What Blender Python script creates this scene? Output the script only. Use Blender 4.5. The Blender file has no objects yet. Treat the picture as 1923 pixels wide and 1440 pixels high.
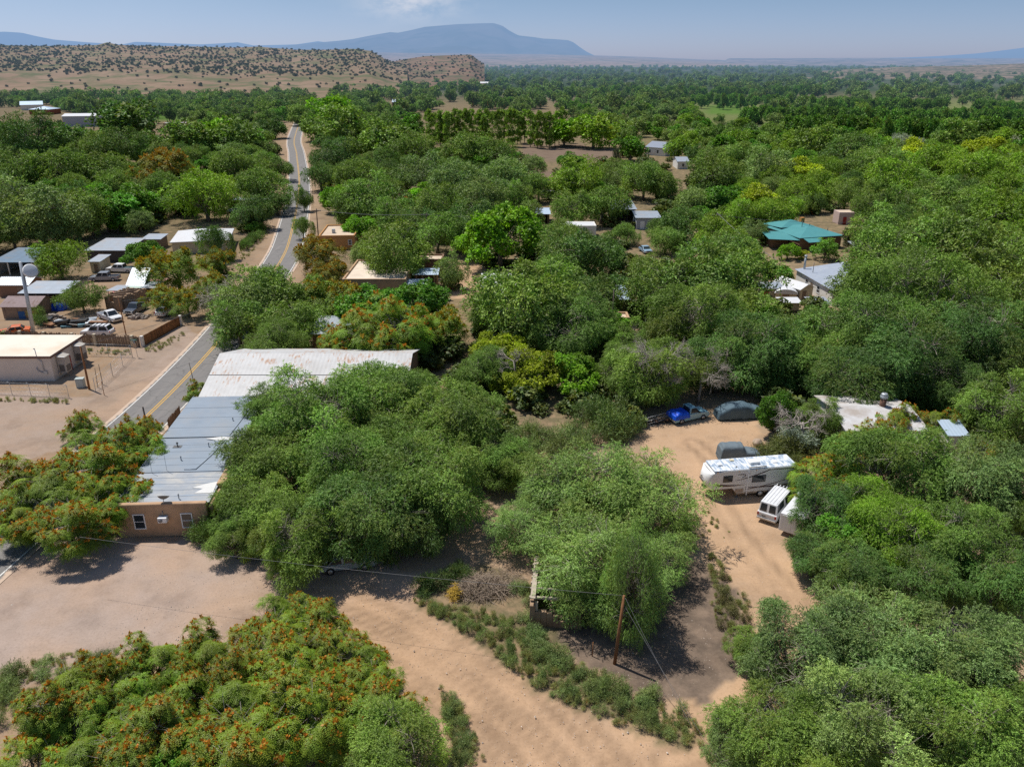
import bpy, bmesh, math, random
import numpy as np
from mathutils import Vector, Matrix
R_ = math.radians
sc = bpy.context.scene
col = sc.collection
# ------------------------------------------------------------------ survey of the place
# A drone photograph: 40 m up, looking along +Y, tilted down. gp() surveys a point of the photograph onto the ground.
H = 40.0; F = 1480.0; PITCH = math.atan((720 - 113) / F); CX = 961.5; CY = 720.0
cP, sP = math.cos(PITCH), math.sin(PITCH)
def gp(px, py, z=0.0):
    dx = (px - CX) / F; dy = (CY - py) / F
    vy = cP + dy * sP; vz = -sP + dy * cP
    t = (z - H) / vz
    return (dx * t, vy * t)
def zat(px, py, y):
    dy = (CY - py) / F
    return H + (-sP + dy * cP) * y / (cP + dy * sP)
def depth(x, y, z=0.0):
    return y * cP - (z - H) * sP
def pr(x, y, z):
    zc = y * cP - (z - H) * sP; yc = y * sP + (z - H) * cP
    return CX + F * x / zc, CY - F * yc / zc

# ------------------------------------------------------------------ tags
def tag(o, label=None, cat=None, group=None, kind=None):
    if label: o['label'] = label
    if cat: o['category'] = cat
    if group: o['group'] = group
    if kind: o['kind'] = kind
    return o
def empty(name, loc, rz=0.0, label=None, cat=None, group=None):
    o = bpy.data.objects.new(name, None); col.objects.link(o)
    o.empty_display_size = 0.3
    o.location = loc; o.rotation_euler = (0, 0, rz)
    return tag(o, label, cat, group)
def link(name, me, parent=None):
    o = bpy.data.objects.new(name, me); col.objects.link(o)
    if parent is not None: o.parent = parent
    return o

# ------------------------------------------------------------------ materials
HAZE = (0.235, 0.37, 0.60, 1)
def nodes(name):
    m = bpy.data.materials.new(name); m.use_nodes = True
    m.cycles.emission_sampling = 'NONE'      # haze glow painted into materials is not sampled as a light
    nt = m.node_tree; nt.nodes.clear()
    return m, nt
def N(nt, t, **kw):
    n = nt.nodes.new(t)
    for k, v in kw.items():
        if k.startswith('i_'): n.inputs[k[2:].replace('_', ' ')].default_value = v
        else: setattr(n, k, v)
    return n
def L(nt, a, b): nt.links.new(a, b)
def mixc(nt, fac, a, b, blend='MIX'):
    n = nt.nodes.new('ShaderNodeMix'); n.data_type = 'RGBA'; n.blend_type = blend
    for s, v in ((n.inputs[0], fac), (n.inputs[6], a), (n.inputs[7], b)):
        if hasattr(v, 'links'): nt.links.new(v, s)
        else: s.default_value = v if not isinstance(v, tuple) or len(v) == 4 else (*v, 1)
    return n.outputs[2]
def math_(nt, op, a, b=None, clamp=False):
    n = nt.nodes.new('ShaderNodeMath'); n.operation = op; n.use_clamp = clamp
    for s, v in zip(n.inputs, (a, b)):
        if v is None: continue
        if hasattr(v, 'links'): nt.links.new(v, s)
        else: s.default_value = v
    return n.outputs[0]
def ramp(nt, src, stops, interp='LINEAR'):
    n = nt.nodes.new('ShaderNodeValToRGB'); e = n.color_ramp; e.interpolation = interp
    while len(e.elements) < len(stops): e.elements.new(0.5)
    for x, (p, c) in zip(e.elements, stops):
        x.position = p; x.color = c if len(c) == 4 else (*c, 1)
    nt.links.new(src, n.inputs[0]); return n.outputs[0]
def noise(nt, vec, scale, detail=4, rough=0.55):
    n = N(nt, 'ShaderNodeTexNoise'); n.inputs['Scale'].default_value = scale
    n.inputs['Detail'].default_value = detail; n.inputs['Roughness'].default_value = rough
    if vec is not None: nt.links.new(vec, n.inputs['Vector'])
    return n.outputs['Fac']
def mapping(nt, vec, scale=(1, 1, 1), rot=(0, 0, 0)):
    n = N(nt, 'ShaderNodeMapping'); n.inputs['Scale'].default_value = scale; n.inputs['Rotation'].default_value = rot
    nt.links.new(vec, n.inputs['Vector']); return n.outputs[0]
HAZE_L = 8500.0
def haze_paint(nt, shader, k=1.0):
    """Haze painted as blue glow in the surface; grows with distance from the town."""
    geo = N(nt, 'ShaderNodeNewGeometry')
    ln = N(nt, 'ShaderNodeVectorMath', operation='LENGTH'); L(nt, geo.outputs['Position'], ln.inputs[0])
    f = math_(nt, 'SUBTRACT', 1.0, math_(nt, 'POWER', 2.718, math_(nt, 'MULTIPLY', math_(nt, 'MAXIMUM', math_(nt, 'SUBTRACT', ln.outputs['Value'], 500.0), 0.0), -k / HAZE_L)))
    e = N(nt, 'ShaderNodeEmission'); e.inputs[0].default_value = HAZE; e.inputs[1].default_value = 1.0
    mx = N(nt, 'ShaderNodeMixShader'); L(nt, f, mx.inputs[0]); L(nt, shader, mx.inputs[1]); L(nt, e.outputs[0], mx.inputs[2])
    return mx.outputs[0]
def finish(nt, shader):
    o = N(nt, 'ShaderNodeOutputMaterial'); L(nt, shader, o.inputs['Surface'])
_mats = {}
def mat(name, rgb, rough=0.8, var=0.12, scale=3.0, metal=0.0, dirt=None, dirt_amt=0.0, bump=0.0, bscale=20.0, spec=0.3, corr=None, streak=None, far=False, spots=None):
    """General surface: base colour with uneven wear, optional dirt blotches, corrugation (axis, pitch) and rust streaks."""
    if name in _mats: return _mats[name]
    m, nt = nodes(name)
    tc = N(nt, 'ShaderNodeTexCoord'); ob = tc.outputs['Object']
    n1 = noise(nt, ob, scale, 5)
    c = mixc(nt, n1, tuple(max(0, x * (1 - var * 1.6)) for x in rgb), tuple(min(1, x * (1 + var * 1.6)) for x in rgb))
    if dirt is not None:
        d = noise(nt, ob, scale * 0.45, 6, 0.65)
        d = ramp(nt, d, [(0.5 - dirt_amt * 0.3, (0, 0, 0)), (0.72 - dirt_amt * 0.2, (1, 1, 1))])
        c = mixc(nt, math_(nt, 'MULTIPLY', d, min(1, 0.4 + dirt_amt)), c, dirt)
    if streak is not None:      # (colour, axis along which the streaks run, amount)
        sca = [3.4, 3.4, 3.4]; sca[streak[1]] = 0.14
        s = noise(nt, mapping(nt, ob, tuple(sca)), 1.0, 4, 0.6)
        big = noise(nt, ob, 0.35, 3)
        s = math_(nt, 'ADD', s, math_(nt, 'MULTIPLY', math_(nt, 'SUBTRACT', big, 0.5), 0.7))
        s = ramp(nt, s, [(0.62 - 0.25 * streak[2], (0, 0, 0)), (0.76 - 0.2 * streak[2], (1, 1, 1))])
        c = mixc(nt, s, c, streak[0])
    b = N(nt, 'ShaderNodeBsdfPrincipled'); L(nt, c, b.inputs['Base Color'])
    b.inputs['Roughness'].default_value = rough; b.inputs['Metallic'].default_value = metal
    b.inputs['Specular IOR Level'].default_value = spec
    nrm = None
    if corr is not None:
        w = N(nt, 'ShaderNodeTexWave', wave_type='BANDS', bands_direction='XYZ'[corr[0]], wave_profile='SIN')
        w.inputs['Scale'].default_value = 0.314 / corr[1] * 1.0
        L(nt, ob, w.inputs['Vector'])
        bp = N(nt, 'ShaderNodeBump'); bp.inputs['Strength'].default_value = 0.35; bp.inputs['Distance'].default_value = 0.03
        L(nt, w.outputs['Fac'], bp.inputs['Height']); nrm = bp.outputs[0]
    if bump > 0:
        bp = N(nt, 'ShaderNodeBump'); bp.inputs['Strength'].default_value = bump; bp.inputs['Distance'].default_value = 0.03
        L(nt, noise(nt, ob, bscale, 4), bp.inputs['Height'])
        if nrm is not None: L(nt, nrm, bp.inputs['Normal'])
        nrm = bp.outputs[0]
    if nrm is not None: L(nt, nrm, b.inputs['Normal'])
    s = b.outputs[0]
    if far: s = haze_paint(nt, s)
    finish(nt, s)
    _mats[name] = m
    return m

def leaf_mat():
    m, nt = nodes('leaf')
    oi = N(nt, 'ShaderNodeObjectInfo')
    at = N(nt, 'ShaderNodeAttribute', attribute_name='tint')
    sp = N(nt, 'ShaderNodeSeparateColor'); L(nt, at.outputs['Color'], sp.inputs[0])
    c = mixc(nt, 1.0, oi.outputs['Color'], (1, 1, 1, 1), 'MULTIPLY')
    hs = N(nt, 'ShaderNodeHueSaturation')
    L(nt, c, hs.inputs['Color']); L(nt, math_(nt, 'MULTIPLY', sp.outputs[0], 1.0), hs.inputs['Value'])
    c = mixc(nt, math_(nt, 'MULTIPLY', sp.outputs[1], 0.45), hs.outputs[0], (0.36, 0.33, 0.025))
    c = mixc(nt, sp.outputs[2], c, (0.64, 0.215, 0.026))
    d = N(nt, 'ShaderNodeBsdfDiffuse'); L(nt, c, d.inputs[0])
    t = N(nt, 'ShaderNodeBsdfTranslucent')
    ct = mixc(nt, 1.0, c, (1.0, 1.15, 0.55, 1), 'MULTIPLY'); L(nt, ct, t.inputs[0])
    mx = N(nt, 'ShaderNodeMixShader'); mx.inputs[0].default_value = 0.29
    L(nt, d.outputs[0], mx.inputs[1]); L(nt, t.outputs[0], mx.inputs[2])
    g = N(nt, 'ShaderNodeBsdfGlossy'); g.inputs['Roughness'].default_value = 0.55; g.inputs['Color'].default_value = (1, 1, 1, 1)
    m2 = N(nt, 'ShaderNodeMixShader'); m2.inputs[0].default_value = 0.022
    L(nt, mx.outputs[0], m2.inputs[1]); L(nt, g.outputs[0], m2.inputs[2])
    finish(nt, haze_paint(nt, m2.outputs[0]))
    return m
LEAF = leaf_mat()
BARK = mat('bark', (0.17, 0.14, 0.115), 0.95, 0.3, 4, bump=0.6)
DEADWOOD = mat('dead_wood', (0.36, 0.32, 0.28), 0.95, 0.25, 4)

# ------------------------------------------------------------------ mesh builder
class MB:
    def __init__(s): s.v = []; s.f = []; s.m = []; s.sm = []
    def add(s, vs, fs, mi=0, smooth=False):
        o = len(s.v); s.v += [tuple(v) for v in vs]
        for f in fs: s.f.append(tuple(i + o for i in f)); s.m.append(mi); s.sm.append(smooth)
        return s
    def box(s, x0, x1, y0, y1, z0, z1, mi=0):
        return s.add([(x0, y0, z0), (x1, y0, z0), (x1, y1, z0), (x0, y1, z0), (x0, y0, z1), (x1, y0, z1), (x1, y1, z1), (x0, y1, z1)],
                     [(3, 2, 1, 0), (4, 5, 6, 7), (0, 1, 5, 4), (1, 2, 6, 5), (2, 3, 7, 6), (3, 0, 4, 7)], mi)
    def slab(s, pts, t, mi=0):
        """A sheet through the given corner points with thickness t downwards."""
        n = len(pts); lo = [(x, y, z - t) for x, y, z in pts]
        return s.add(list(pts) + lo, [tuple(range(n)), tuple(range(2 * n - 1, n - 1, -1))] + [(i, i + n, (i + 1) % n + n, (i + 1) % n) for i in range(n)], mi)
    def prism(s, prof, y0, y1, mi=0, taper=None):
        """Closed (x, z) outline extruded along y; taper = function(x, z) giving the half-width factor."""
        n = len(prof); yc = (y0 + y1) / 2; hw = (y1 - y0) / 2
        g = (lambda x, z: 1.0) if taper is None else taper
        a = [(x, yc - hw * g(x, z), z) for x, z in prof]; b = [(x, yc + hw * g(x, z), z) for x, z in prof]
        return s.add(a + b, [tuple(range(n)), tuple(range(2 * n - 1, n - 1, -1))] + [(i, i + n, (i + 1) % n + n, (i + 1) % n) for i in range(n)], mi)
    def tube(s, pts, rad, k=6, mi=0, cap=True):
        pts = [Vector(p) for p in pts]; n = len(pts)
        rad = rad if hasattr(rad, '__len__') else [rad] * n
        vs = []; a = None
        for i, p in enumerate(pts):
            t = (pts[min(i + 1, n - 1)] - pts[max(i - 1, 0)]).normalized()
            if a is None or abs(a.dot(t)) > 0.95: a = Vector((0, 0, 1)).cross(t) if abs(t.z) < 0.9 else Vector((1, 0, 0)).cross(t)
            a = (a - t * a.dot(t)).normalized(); b = t.cross(a)
            for j in range(k):
                q = 2 * math.pi * j / k
                vs.append(p + (a * math.cos(q) + b * math.sin(q)) * rad[i])
        fs = [(i * k + j, i * k + (j + 1) % k, (i + 1) * k + (j + 1) % k, (i + 1) * k + j) for i in range(n - 1) for j in range(k)]
        if cap: fs += [tuple(range(k - 1, -1, -1)), tuple((n - 1) * k + j for j in range(k))]
        return s.add(vs, fs, mi, True)
    def cyl(s, c, axis, r, h, k=14, mi=0):
        ax = Vector(axis).normalized(); c = Vector(c)
        return s.tube([c - ax * h / 2, c + ax * h / 2], r, k, mi)
    def build(s, name, mats, parent=None, bevel=0.0, loc=None):
        me = bpy.data.meshes.new(name); me.from_pydata(s.v, [], s.f)
        for m in (mats if isinstance(mats, (list, tuple)) else [mats]): me.materials.append(m)
        me.polygons.foreach_set('material_index', s.m)
        me.polygons.foreach_set('use_smooth', s.sm)
        me.update()
        bm = bmesh.new(); bm.from_mesh(me); bmesh.ops.recalc_face_normals(bm, faces=bm.faces); bm.to_mesh(me); bm.free()
        o = link(name, me, parent)
        if loc is not None: o.location = loc
        if bevel > 0:
            b = o.modifiers.new('edge', 'BEVEL'); b.width = bevel; b.segments = 2; b.limit_method = 'ANGLE'; b.angle_limit = R_(35)
        return o
def np_mesh(name, V, Fq, mats, tint=None, midx=None, smooth=False):
    me = bpy.data.meshes.new(name)
    nv, nf, k = len(V), len(Fq), Fq.shape[1]
    me.vertices.add(nv); me.vertices.foreach_set('co', np.ascontiguousarray(V, np.float32).ravel())
    me.loops.add(nf * k); me.loops.foreach_set('vertex_index', np.ascontiguousarray(Fq, np.int32).ravel())
    me.polygons.add(nf); me.polygons.foreach_set('loop_start', np.arange(0, nf * k, k, dtype=np.int32))
    for m in mats: me.materials.append(m)
    if midx is not None: me.polygons.foreach_set('material_index', np.ascontiguousarray(midx, np.int32))
    me.polygons.foreach_set('use_smooth', np.full(nf, smooth, bool))
    if tint is not None:
        a = me.attributes.new('tint', 'FLOAT_COLOR', 'POINT'); a.data.foreach_set('color', np.ascontiguousarray(tint, np.float32).ravel())
    me.update(calc_edges=True); me.validate()
    return me
# ------------------------------------------------------------------ trees
TWIG = mat('twig_bark', (0.36, 0.32, 0.27), 0.9, 0.2, 4)
def unit(a): return a / np.maximum(np.linalg.norm(a, axis=-1, keepdims=True), 1e-9)
def leaf_quads(P, A, S, ln, wd, tint):
    """Pointed leaves: P base points, A direction along the leaf, S sideways; returns verts and tints."""
    ln = ln[:, None]; wd = wd[:, None]
    V = np.stack([P, P + A * ln * 0.5 + S * wd * 0.5, P + A * ln, P + A * ln * 0.5 - S * wd * 0.5], 1).reshape(-1, 3)
    return V, np.repeat(tint, 4, 0)
def quads_faces(n): return np.arange(n * 4, dtype=np.int32).reshape(-1, 4)
def lobes_of(rng, R, V, n, lo=-0.35, rl=(0.26, 0.44), flat=1.0):
    d = unit(rng.normal(size=(n * 6, 3))); d = d[d[:, 2] > lo]
    keep = [d[0]]                                        # spread the boughs over the crown
    for q in d[1:]:
        if len(keep) >= n: break
        if max(float(q @ k) for k in keep) < 1 - 1.5 / n: keep.append(q)
    d = np.array(keep)
    lr = R * rng.uniform(*rl, len(d)) * np.where(d[:, 2] > 0.75, 0.9, 1.0)
    out = rng.uniform(0.58, 1.18, len(d))
    c = d * np.array([R, R, V]) * out[:, None] - d * lr[:, None]
    return c, lr, d
def crown_arrays(seed, kind, R, V, nspray, leaf, lo=-0.7, nl=18, inner=0.18):
    rng = np.random.default_rng(seed)
    rl = {'elm': (0.30, 0.50), 'cotton': (0.26, 0.42), 'ail': (0.32, 0.46), 'poplar': (0.3, 0.5), 'round': (0.22, 0.34), 'olive': (0.22, 0.38)}[kind]
    c0, lr0, d0 = lobes_of(rng, R, V, nl, lo, rl)
    zc = V * 1.08
    # each bough carries smaller sprigs of its own, some of them missing
    ns = 9; c, lr, d, par = [], [], [], []
    for i in range(len(c0)):
        dd = unit(rng.normal(size=(ns, 3)) + d0[i] * 0.9 + np.array([0, 0, .15]))
        for q_ in dd:
            if rng.random() < .22: continue
            l_ = lr0[i] * rng.uniform(.34, .58); c.append(c0[i] + q_ * np.array([1, 1, .85]) * lr0[i] * rng.uniform(.5, .95)); lr.append(l_); d.append(unit(q_ + d0[i] * .6)); par.append(i)
    c, lr, d, par = np.array(c), np.array(lr), np.array(d), np.array(par)
    w = lr ** 2; k = rng.choice(len(c), nspray, p=w / w.sum())
    q = unit(rng.normal(size=(nspray, 3)) + d[k] * 0.9 + np.array([0, 0, 0.25]))
    rad = np.where(rng.random(nspray) < inner, rng.uniform(0.0, 0.8, nspray), rng.uniform(0.75, 1.08, nspray))
    P0 = c[k] + q * (lr[k] * rad)[:, None] * np.array([1, 1, .85])
    P0[:, 2] += zc
    lobe_v = np.clip(rng.normal(1.0, 0.15, len(c0))[par] * rng.normal(1, .13, len(c)), .45, 1.6); lobe_h = np.clip(rng.normal(0.12, 0.16, len(c0))[par] + rng.normal(0, .06, len(c)), 0, 1)
    up = np.array([0, 0, 1.0])
    Vs, Ts = [], []
    if kind == 'ail':
        nfr = 8; npair = leaf[3]
        seed_on = rng.random(nspray) < leaf[4] * np.clip(q[:, 2] + 0.5, 0, 1) * np.clip(rng.normal(.72, .45, len(c0)), 0.03, 1.1)[par][k]
        axis = unit(q * 0.55 + up * 0.75)
        for f in range(nfr):
            ang = 2 * math.pi * f / nfr + rng.uniform(-0.3, 0.3, nspray)
            t1 = unit(np.cross(axis, np.array([0.31, 0.2, 0.9]))); t2 = np.cross(axis, t1)
            out = t1 * np.cos(ang)[:, None] + t2 * np.sin(ang)[:, None]
            L_ = leaf[2] * rng.uniform(0.7, 1.15, nspray)
            tilt = rng.uniform(0.1, 0.55, nspray)[:, None]
            A = unit(out + axis * tilt)
            val = lobe_v[k] * rng.normal(1, 0.10, nspray); hue = np.clip(lobe_h[k] + 0.30 * seed_on + 0.25 * np.clip(q[:, 2], 0, 1) + rng.normal(0.05, 0.1, nspray), 0, 1)
            for j in range(npair):
                t = (j + 0.6) / npair
                pos = P0 + A * (L_ * t)[:, None] - up * (0.55 * L_ * t * t)[:, None]
                dirn = unit(A - up * (0.9 * t))
                side = unit(np.cross(dirn, axis))
                for sg in (-1, 1):
                    la = unit(side * sg + dirn * 0.45 - up * 0.25 + rng.normal(0, 0.12, (nspray, 3)))
                    T = np.stack([val, hue, np.zeros(nspray), np.ones(nspray)], 1)
                    V_, T_ = leaf_quads(pos, la, dirn, leaf[0] * (1.1 - 0.35 * t) * np.ones(nspray), leaf[1] * np.ones(nspray), T)
                    Vs.append(V_); Ts.append(T_)
        ii = np.where(seed_on)[0]
        for j in range(9):
            n = len(ii); a = unit(axis[ii] + rng.normal(0, 0.55, (n, 3))); s_ = unit(np.cross(a, rng.normal(size=(n, 3))))
            pos = P0[ii] + axis[ii] * 0.06 + rng.normal(0, 0.085, (n, 3)) * leaf[2] / 0.75
            T = np.stack([rng.uniform(0.8, 1.2, n), rng.uniform(0, .5, n), rng.uniform(0.5, 1.0, n) * (leaf[5] if len(leaf) > 5 else 1.0), np.ones(n)], 1)
            V_, T_ = leaf_quads(pos, a, s_, leaf[0] * rng.uniform(1.0, 1.9, n), leaf[1] * 2.6 * np.ones(n), T); Vs.append(V_); Ts.append(T_)
    else:
        ll, lw, sl, nlf, droop = leaf
        a = unit(q * 0.75 + rng.normal(0, 0.5, (nspray, 3)) + up * (0.9 if kind == 'poplar' else -0.12))
        side = unit(np.cross(a, q + rng.normal(0, 0.35, (nspray, 3))))
        L_ = sl * rng.uniform(0.6, 1.3, nspray)
        val = lobe_v[k] * rng.normal(1, 0.13, nspray); hue = np.clip(lobe_h[k] + rng.normal(0, 0.14, nspray), 0, 1)
        nn = unit(q * 0.7 + up * 0.75)
        for j in range(nlf):
            t = (j + 0.5) / nlf
            pos = P0 + a * (L_ * t)[:, None] - up * (droop * L_ * t * t)[:, None]
            dirn = unit(a - up * (2 * droop * t))
            sg = 1 if j % 2 else -1
            la = unit(dirn * 0.8 + side * sg * rng.uniform(0.4, 1.1, nspray)[:, None] + rng.normal(0, 0.25, (nspray, 3)))
            nrm = unit(nn + rng.normal(0, 0.55, (nspray, 3)))
            ls = unit(np.cross(nrm, la))
            T = np.stack([val * np.clip(rng.normal(1, 0.26, nspray), .3, 1.9), hue, np.zeros(nspray), np.ones(nspray)], 1)
            V_, T_ = leaf_quads(pos, la, ls, ll * rng.uniform(0.75, 1.25, nspray), lw * rng.uniform(0.8, 1.2, nspray), T)
            Vs.append(V_); Ts.append(T_)
    return np.concatenate(Vs), np.concatenate(Ts), c0, lr0, zc
def tree_proto(seed, kind, R, V, nspray, leaf, lo=-0.7, nl=18, twigs=60, joined=False, inner=0.18, lean=0.0):
    Vx, Tx, c, lr, zc = crown_arrays(seed, kind, R, V, nspray, leaf, lo, nl, inner)
    rng = random.Random(seed)
    mb = MB(); r0 = 0.055 * R
    fork = Vector((rng.uniform(-.3, .3), rng.uniform(-.3, .3), zc - V * 0.55))
    if kind == 'poplar':
        mb.tube([(0, 0, 0), (0.05, 0, zc * 0.6), (0, 0, zc + V * 0.8)], [0.2, 0.14, 0.03], 6)
    else:
        mb.tube([(0, 0, -0.1), (fork.x * 0.3, fork.y * 0.3, fork.z * 0.5), fork], [r0 * 1.25, r0, r0 * 0.85], 8)
        for i in range(len(c)):
            e = Vector((c[i][0], c[i][1], c[i][2] + zc)); m = fork.lerp(e, 0.5) + Vector((rng.uniform(-1, 1), rng.uniform(-1, 1), rng.uniform(-.2, .9))) * R * 0.07
            rr = r0 * rng.uniform(0.3, 0.5)
            mb.tube([fork - Vector((0, 0, rng.uniform(0, 0.25) * fork.z)), m, e], [rr, rr * 0.75, rr * 0.3], 5, cap=False)
            for _ in range(int(twigs / len(c))):
                dv = Vector((rng.gauss(0, 1), rng.gauss(0, 1), rng.gauss(0.35, 0.8))).normalized() * float(lr[i])
                mb.tube([e.lerp(m, rng.uniform(0, .4)), e + dv * 0.55 + Vector((0, 0, 0.08)), e + dv * rng.uniform(0.85, 1.14)], [rr * 0.28, rr * 0.16, 0.014], 3, 1, cap=False)
    zq = np.percentile(Vx[:, 2], [1.5, 98.5]); R = float(np.percentile(np.hypot(Vx[:, 0], Vx[:, 1]), 95)); V = float(zq[1] - zq[0]) / 2; zc = float(zq[1] + zq[0]) / 2
    if joined:
        nvt = len(mb.v); tv = np.array(mb.v, np.float32); tq = np.array([f for f in mb.f if len(f) == 4], np.int32)
        V2 = np.concatenate([tv, Vx]); F2 = np.concatenate([tq, quads_faces(len(Vx) // 4) + nvt])
        T2 = np.concatenate([np.ones((nvt, 4), np.float32), Tx]); mi = np.concatenate([np.ones(len(tq), np.int32), np.zeros(len(Vx) // 4, np.int32)])
        return dict(mesh=np_mesh('tree', V2, F2, [LEAF, BARK], T2, mi), R=R, V=V, zc=zc)
    crown = np_mesh('crown', Vx, quads_faces(len(Vx) // 4), [LEAF], Tx)
    o = mb.build('trunk', [BARK, TWIG]); tm = o.data; bpy.data.objects.remove(o)
    return dict(crown=crown, trunk=tm, R=R, V=V, zc=zc)
# kinds of tree, each in a few individual forms; near forms carry finer leaves than far ones
PROTO = {}
def protos(key, n, *a, **k): PROTO[key] = [tree_proto(hash_(key) + i * 17, *a, **k) for i in range(n)]
def hash_(s): return sum(ord(ch) * (i + 7) for i, ch in enumerate(s)) % 9973
protos('elm_near', 4, 'elm', 6.0, 4.6, 8600, (0.17, 0.080, 0.75, 11, 0.42), nl=17, twigs=330)
protos('ail_near', 3, 'ail', 5.0, 3.6, 520, (0.19, 0.085, 0.78, 6, 0.95), nl=15, twigs=120)
protos('cotton_near', 2, 'cotton', 5.0, 4.4, 5200, (0.21, 0.17, 0.5, 8, 0.2), nl=17, twigs=90)
protos('airy_near', 3, 'elm', 6.0, 4.9, 5600, (0.17, 0.080, 0.8, 11, 0.30), nl=20, twigs=420)
protos('elm_mid', 5, 'elm', 6.0, 4.6, 2600, (0.36, 0.17, 0.95, 6, 0.4), nl=17, twigs=90)
protos('ail_mid', 2, 'ail', 5.0, 3.6, 330, (0.30, 0.13, 0.95, 3, 1.0, .58), nl=15, twigs=20)
protos('cotton_mid', 3, 'cotton', 5.0, 4.6, 2600, (0.34, 0.27, 0.6, 5, 0.2), nl=17, twigs=30)
protos('olive_mid', 1, 'olive', 4.0, 3.0, 1500, (0.36, 0.13, 0.8, 5, 0.2), nl=22, twigs=30)
protos('round_mid', 1, 'round', 2.5, 3.0, 1500, (0.26, 0.14, 0.4, 4, 0.1), nl=34, twigs=20, lo=-0.8)
protos('elm_far', 4, 'elm', 6.0, 5.0, 1000, (0.75, 0.42, 1.1, 4, 0.35), nl=17, twigs=0, joined=True)
protos('cotton_far', 3, 'cotton', 5.0, 5.0, 1000, (0.7, 0.5, 0.8, 4, 0.2), nl=17, twigs=0, joined=True)
protos('poplar_far', 2, 'poplar', 1.5, 8.0, 700, (0.7, 0.35, 0.9, 4, 0.0), nl=24, twigs=0, joined=True, lo=-0.95)
protos('juniper_far', 3, 'round', 2.2, 1.9, 120, (0.8, 0.6, 0.5, 3, 0.1), nl=14, twigs=0, joined=True, lo=-0.5)
protos('weed', 3, 'olive', 0.8, 0.62, 260, (0.15, 0.035, 0.42, 6, -0.1), nl=14, twigs=14, joined=True, lo=-0.2, inner=0.3)

TINT = dict(elm=(0.172, 0.290, 0.048), elmgrey=(0.205, 0.310, 0.088), elmdark=(0.100, 0.205, 0.042), green=(0.105, 0.270, 0.022), bright=(0.175, 0.385, 0.015),
            yellow=(0.36, 0.42, 0.015), ail=(0.140, 0.255, 0.016), ailbrown=(0.19, 0.20, 0.022), olive=(0.37, 0.42, 0.33), orchard=(0.112, 0.250, 0.036),
            poplar=(0.22, 0.35, 0.055), juniper=(0.050, 0.066, 0.034), lime=(0.215, 0.365, 0.025), weed=(0.195, 0.27, 0.09), elmpale=(0.225, 0.36, 0.085))
NOUN = {'elm': 'feathery green elm tree', 'elmgrey': 'pale grey-green feathery elm tree', 'elmpale': 'airy light green elm tree', 'elmdark': 'dark green elm tree', 'green': 'full green leafy tree', 'bright': 'bright green broad-leaved tree',
        'yellow': 'yellow-green tree', 'ail': 'tree with orange seed clusters', 'ailbrown': 'brownish orange-topped tree', 'olive': 'silvery grey-leaved tree', 'lime': 'yellow-tinged green feathery tree', 'dark': 'dark round tree',
        'round': 'dense rounded evergreen', 'weed': 'weedy green bush'}
LAND = [('the fifth-wheel trailer', 1400, 890), ('the white van', 1440, 965), ('the blue-tarped pickup', 1315, 783), ('the ruined adobe walls', 1010, 1130), ('the leaning rusty pole', 1158, 1200),
        ('the adobe house', 300, 960), ('the blue-grey house roof', 360, 850), ('the rusty white barn roof', 580, 700), ('the cream flat-roofed building', 60, 670), ('the tall floodlight pole', 50, 560),
        ('the teal-roofed house', 1515, 440), ('the grey-roofed white house', 1545, 520), ('the cluster of small sheds', 1480, 550), ('the orange adobe house', 650, 450), ('the tan flat-roofed house', 720, 500),
        ('the white hip-roofed house', 385, 435), ('the maroon building', 460, 385), ('the tar-topped dirt drive', 1450, 1060), ('the dirt road bend', 950, 1330), ('the gravel lot', 200, 1180),
        ('the pale metal roof with a chimney', 1690, 770), ('the junk yard', 190, 600), ('the paved road', 555, 330), ('the paved road curve', 330, 720), ('the open workshop', 1180, 395), ('the tan dirt lane', 870, 600),
        ('the bare brown field', 1080, 285), ('the small grey-roofed cottage', 1230, 283), ('the long grey metal hall', 165, 225), ('the brown flat school-like block', 325, 237), ('the pink shed', 1590, 405),
        ('the parked pickups', 1300, 465), ('the bleached dead branches', 1290, 655), ('the poplar row', 920, 240), ('the shed with the rusty roof', 30, 565), ('the covered cars', 1385, 800), ('the sunken car', 660, 1045),
        ('the half-hidden barn wing', 650, 605), ('the reddish bluff', 300, 140), ('the silver roof in the trees', 960, 520),
        ('the silvery olive trees', 1640, 264), ('the bright green field strip', 1370, 206), ('the pale track by the cottage', 1285, 340), ('the red-brown building', 65, 207), ('the blue annex roof', 1800, 803), ('the far green field', 315, 215), ('the shaded green truck', 1625, 733), ('the yellow-green thicket', 965, 690), ('the conical evergreen', 1597, 446), ('the brush heap', 905, 1108), ('the green street sign', 255, 640)]
LAND = [l for l in LAND if l[0] != 'the tar-topped dirt drive'] + [('the sandy drive', 1450, 1060)]
used_labels = {}
def rel(dx, dy):
    if abs(dx) > abs(dy) * 1.3: return 'right of' if dx > 0 else 'left of'
    return 'in front of' if dy > 0 else 'behind'
label_owner = {}
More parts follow.
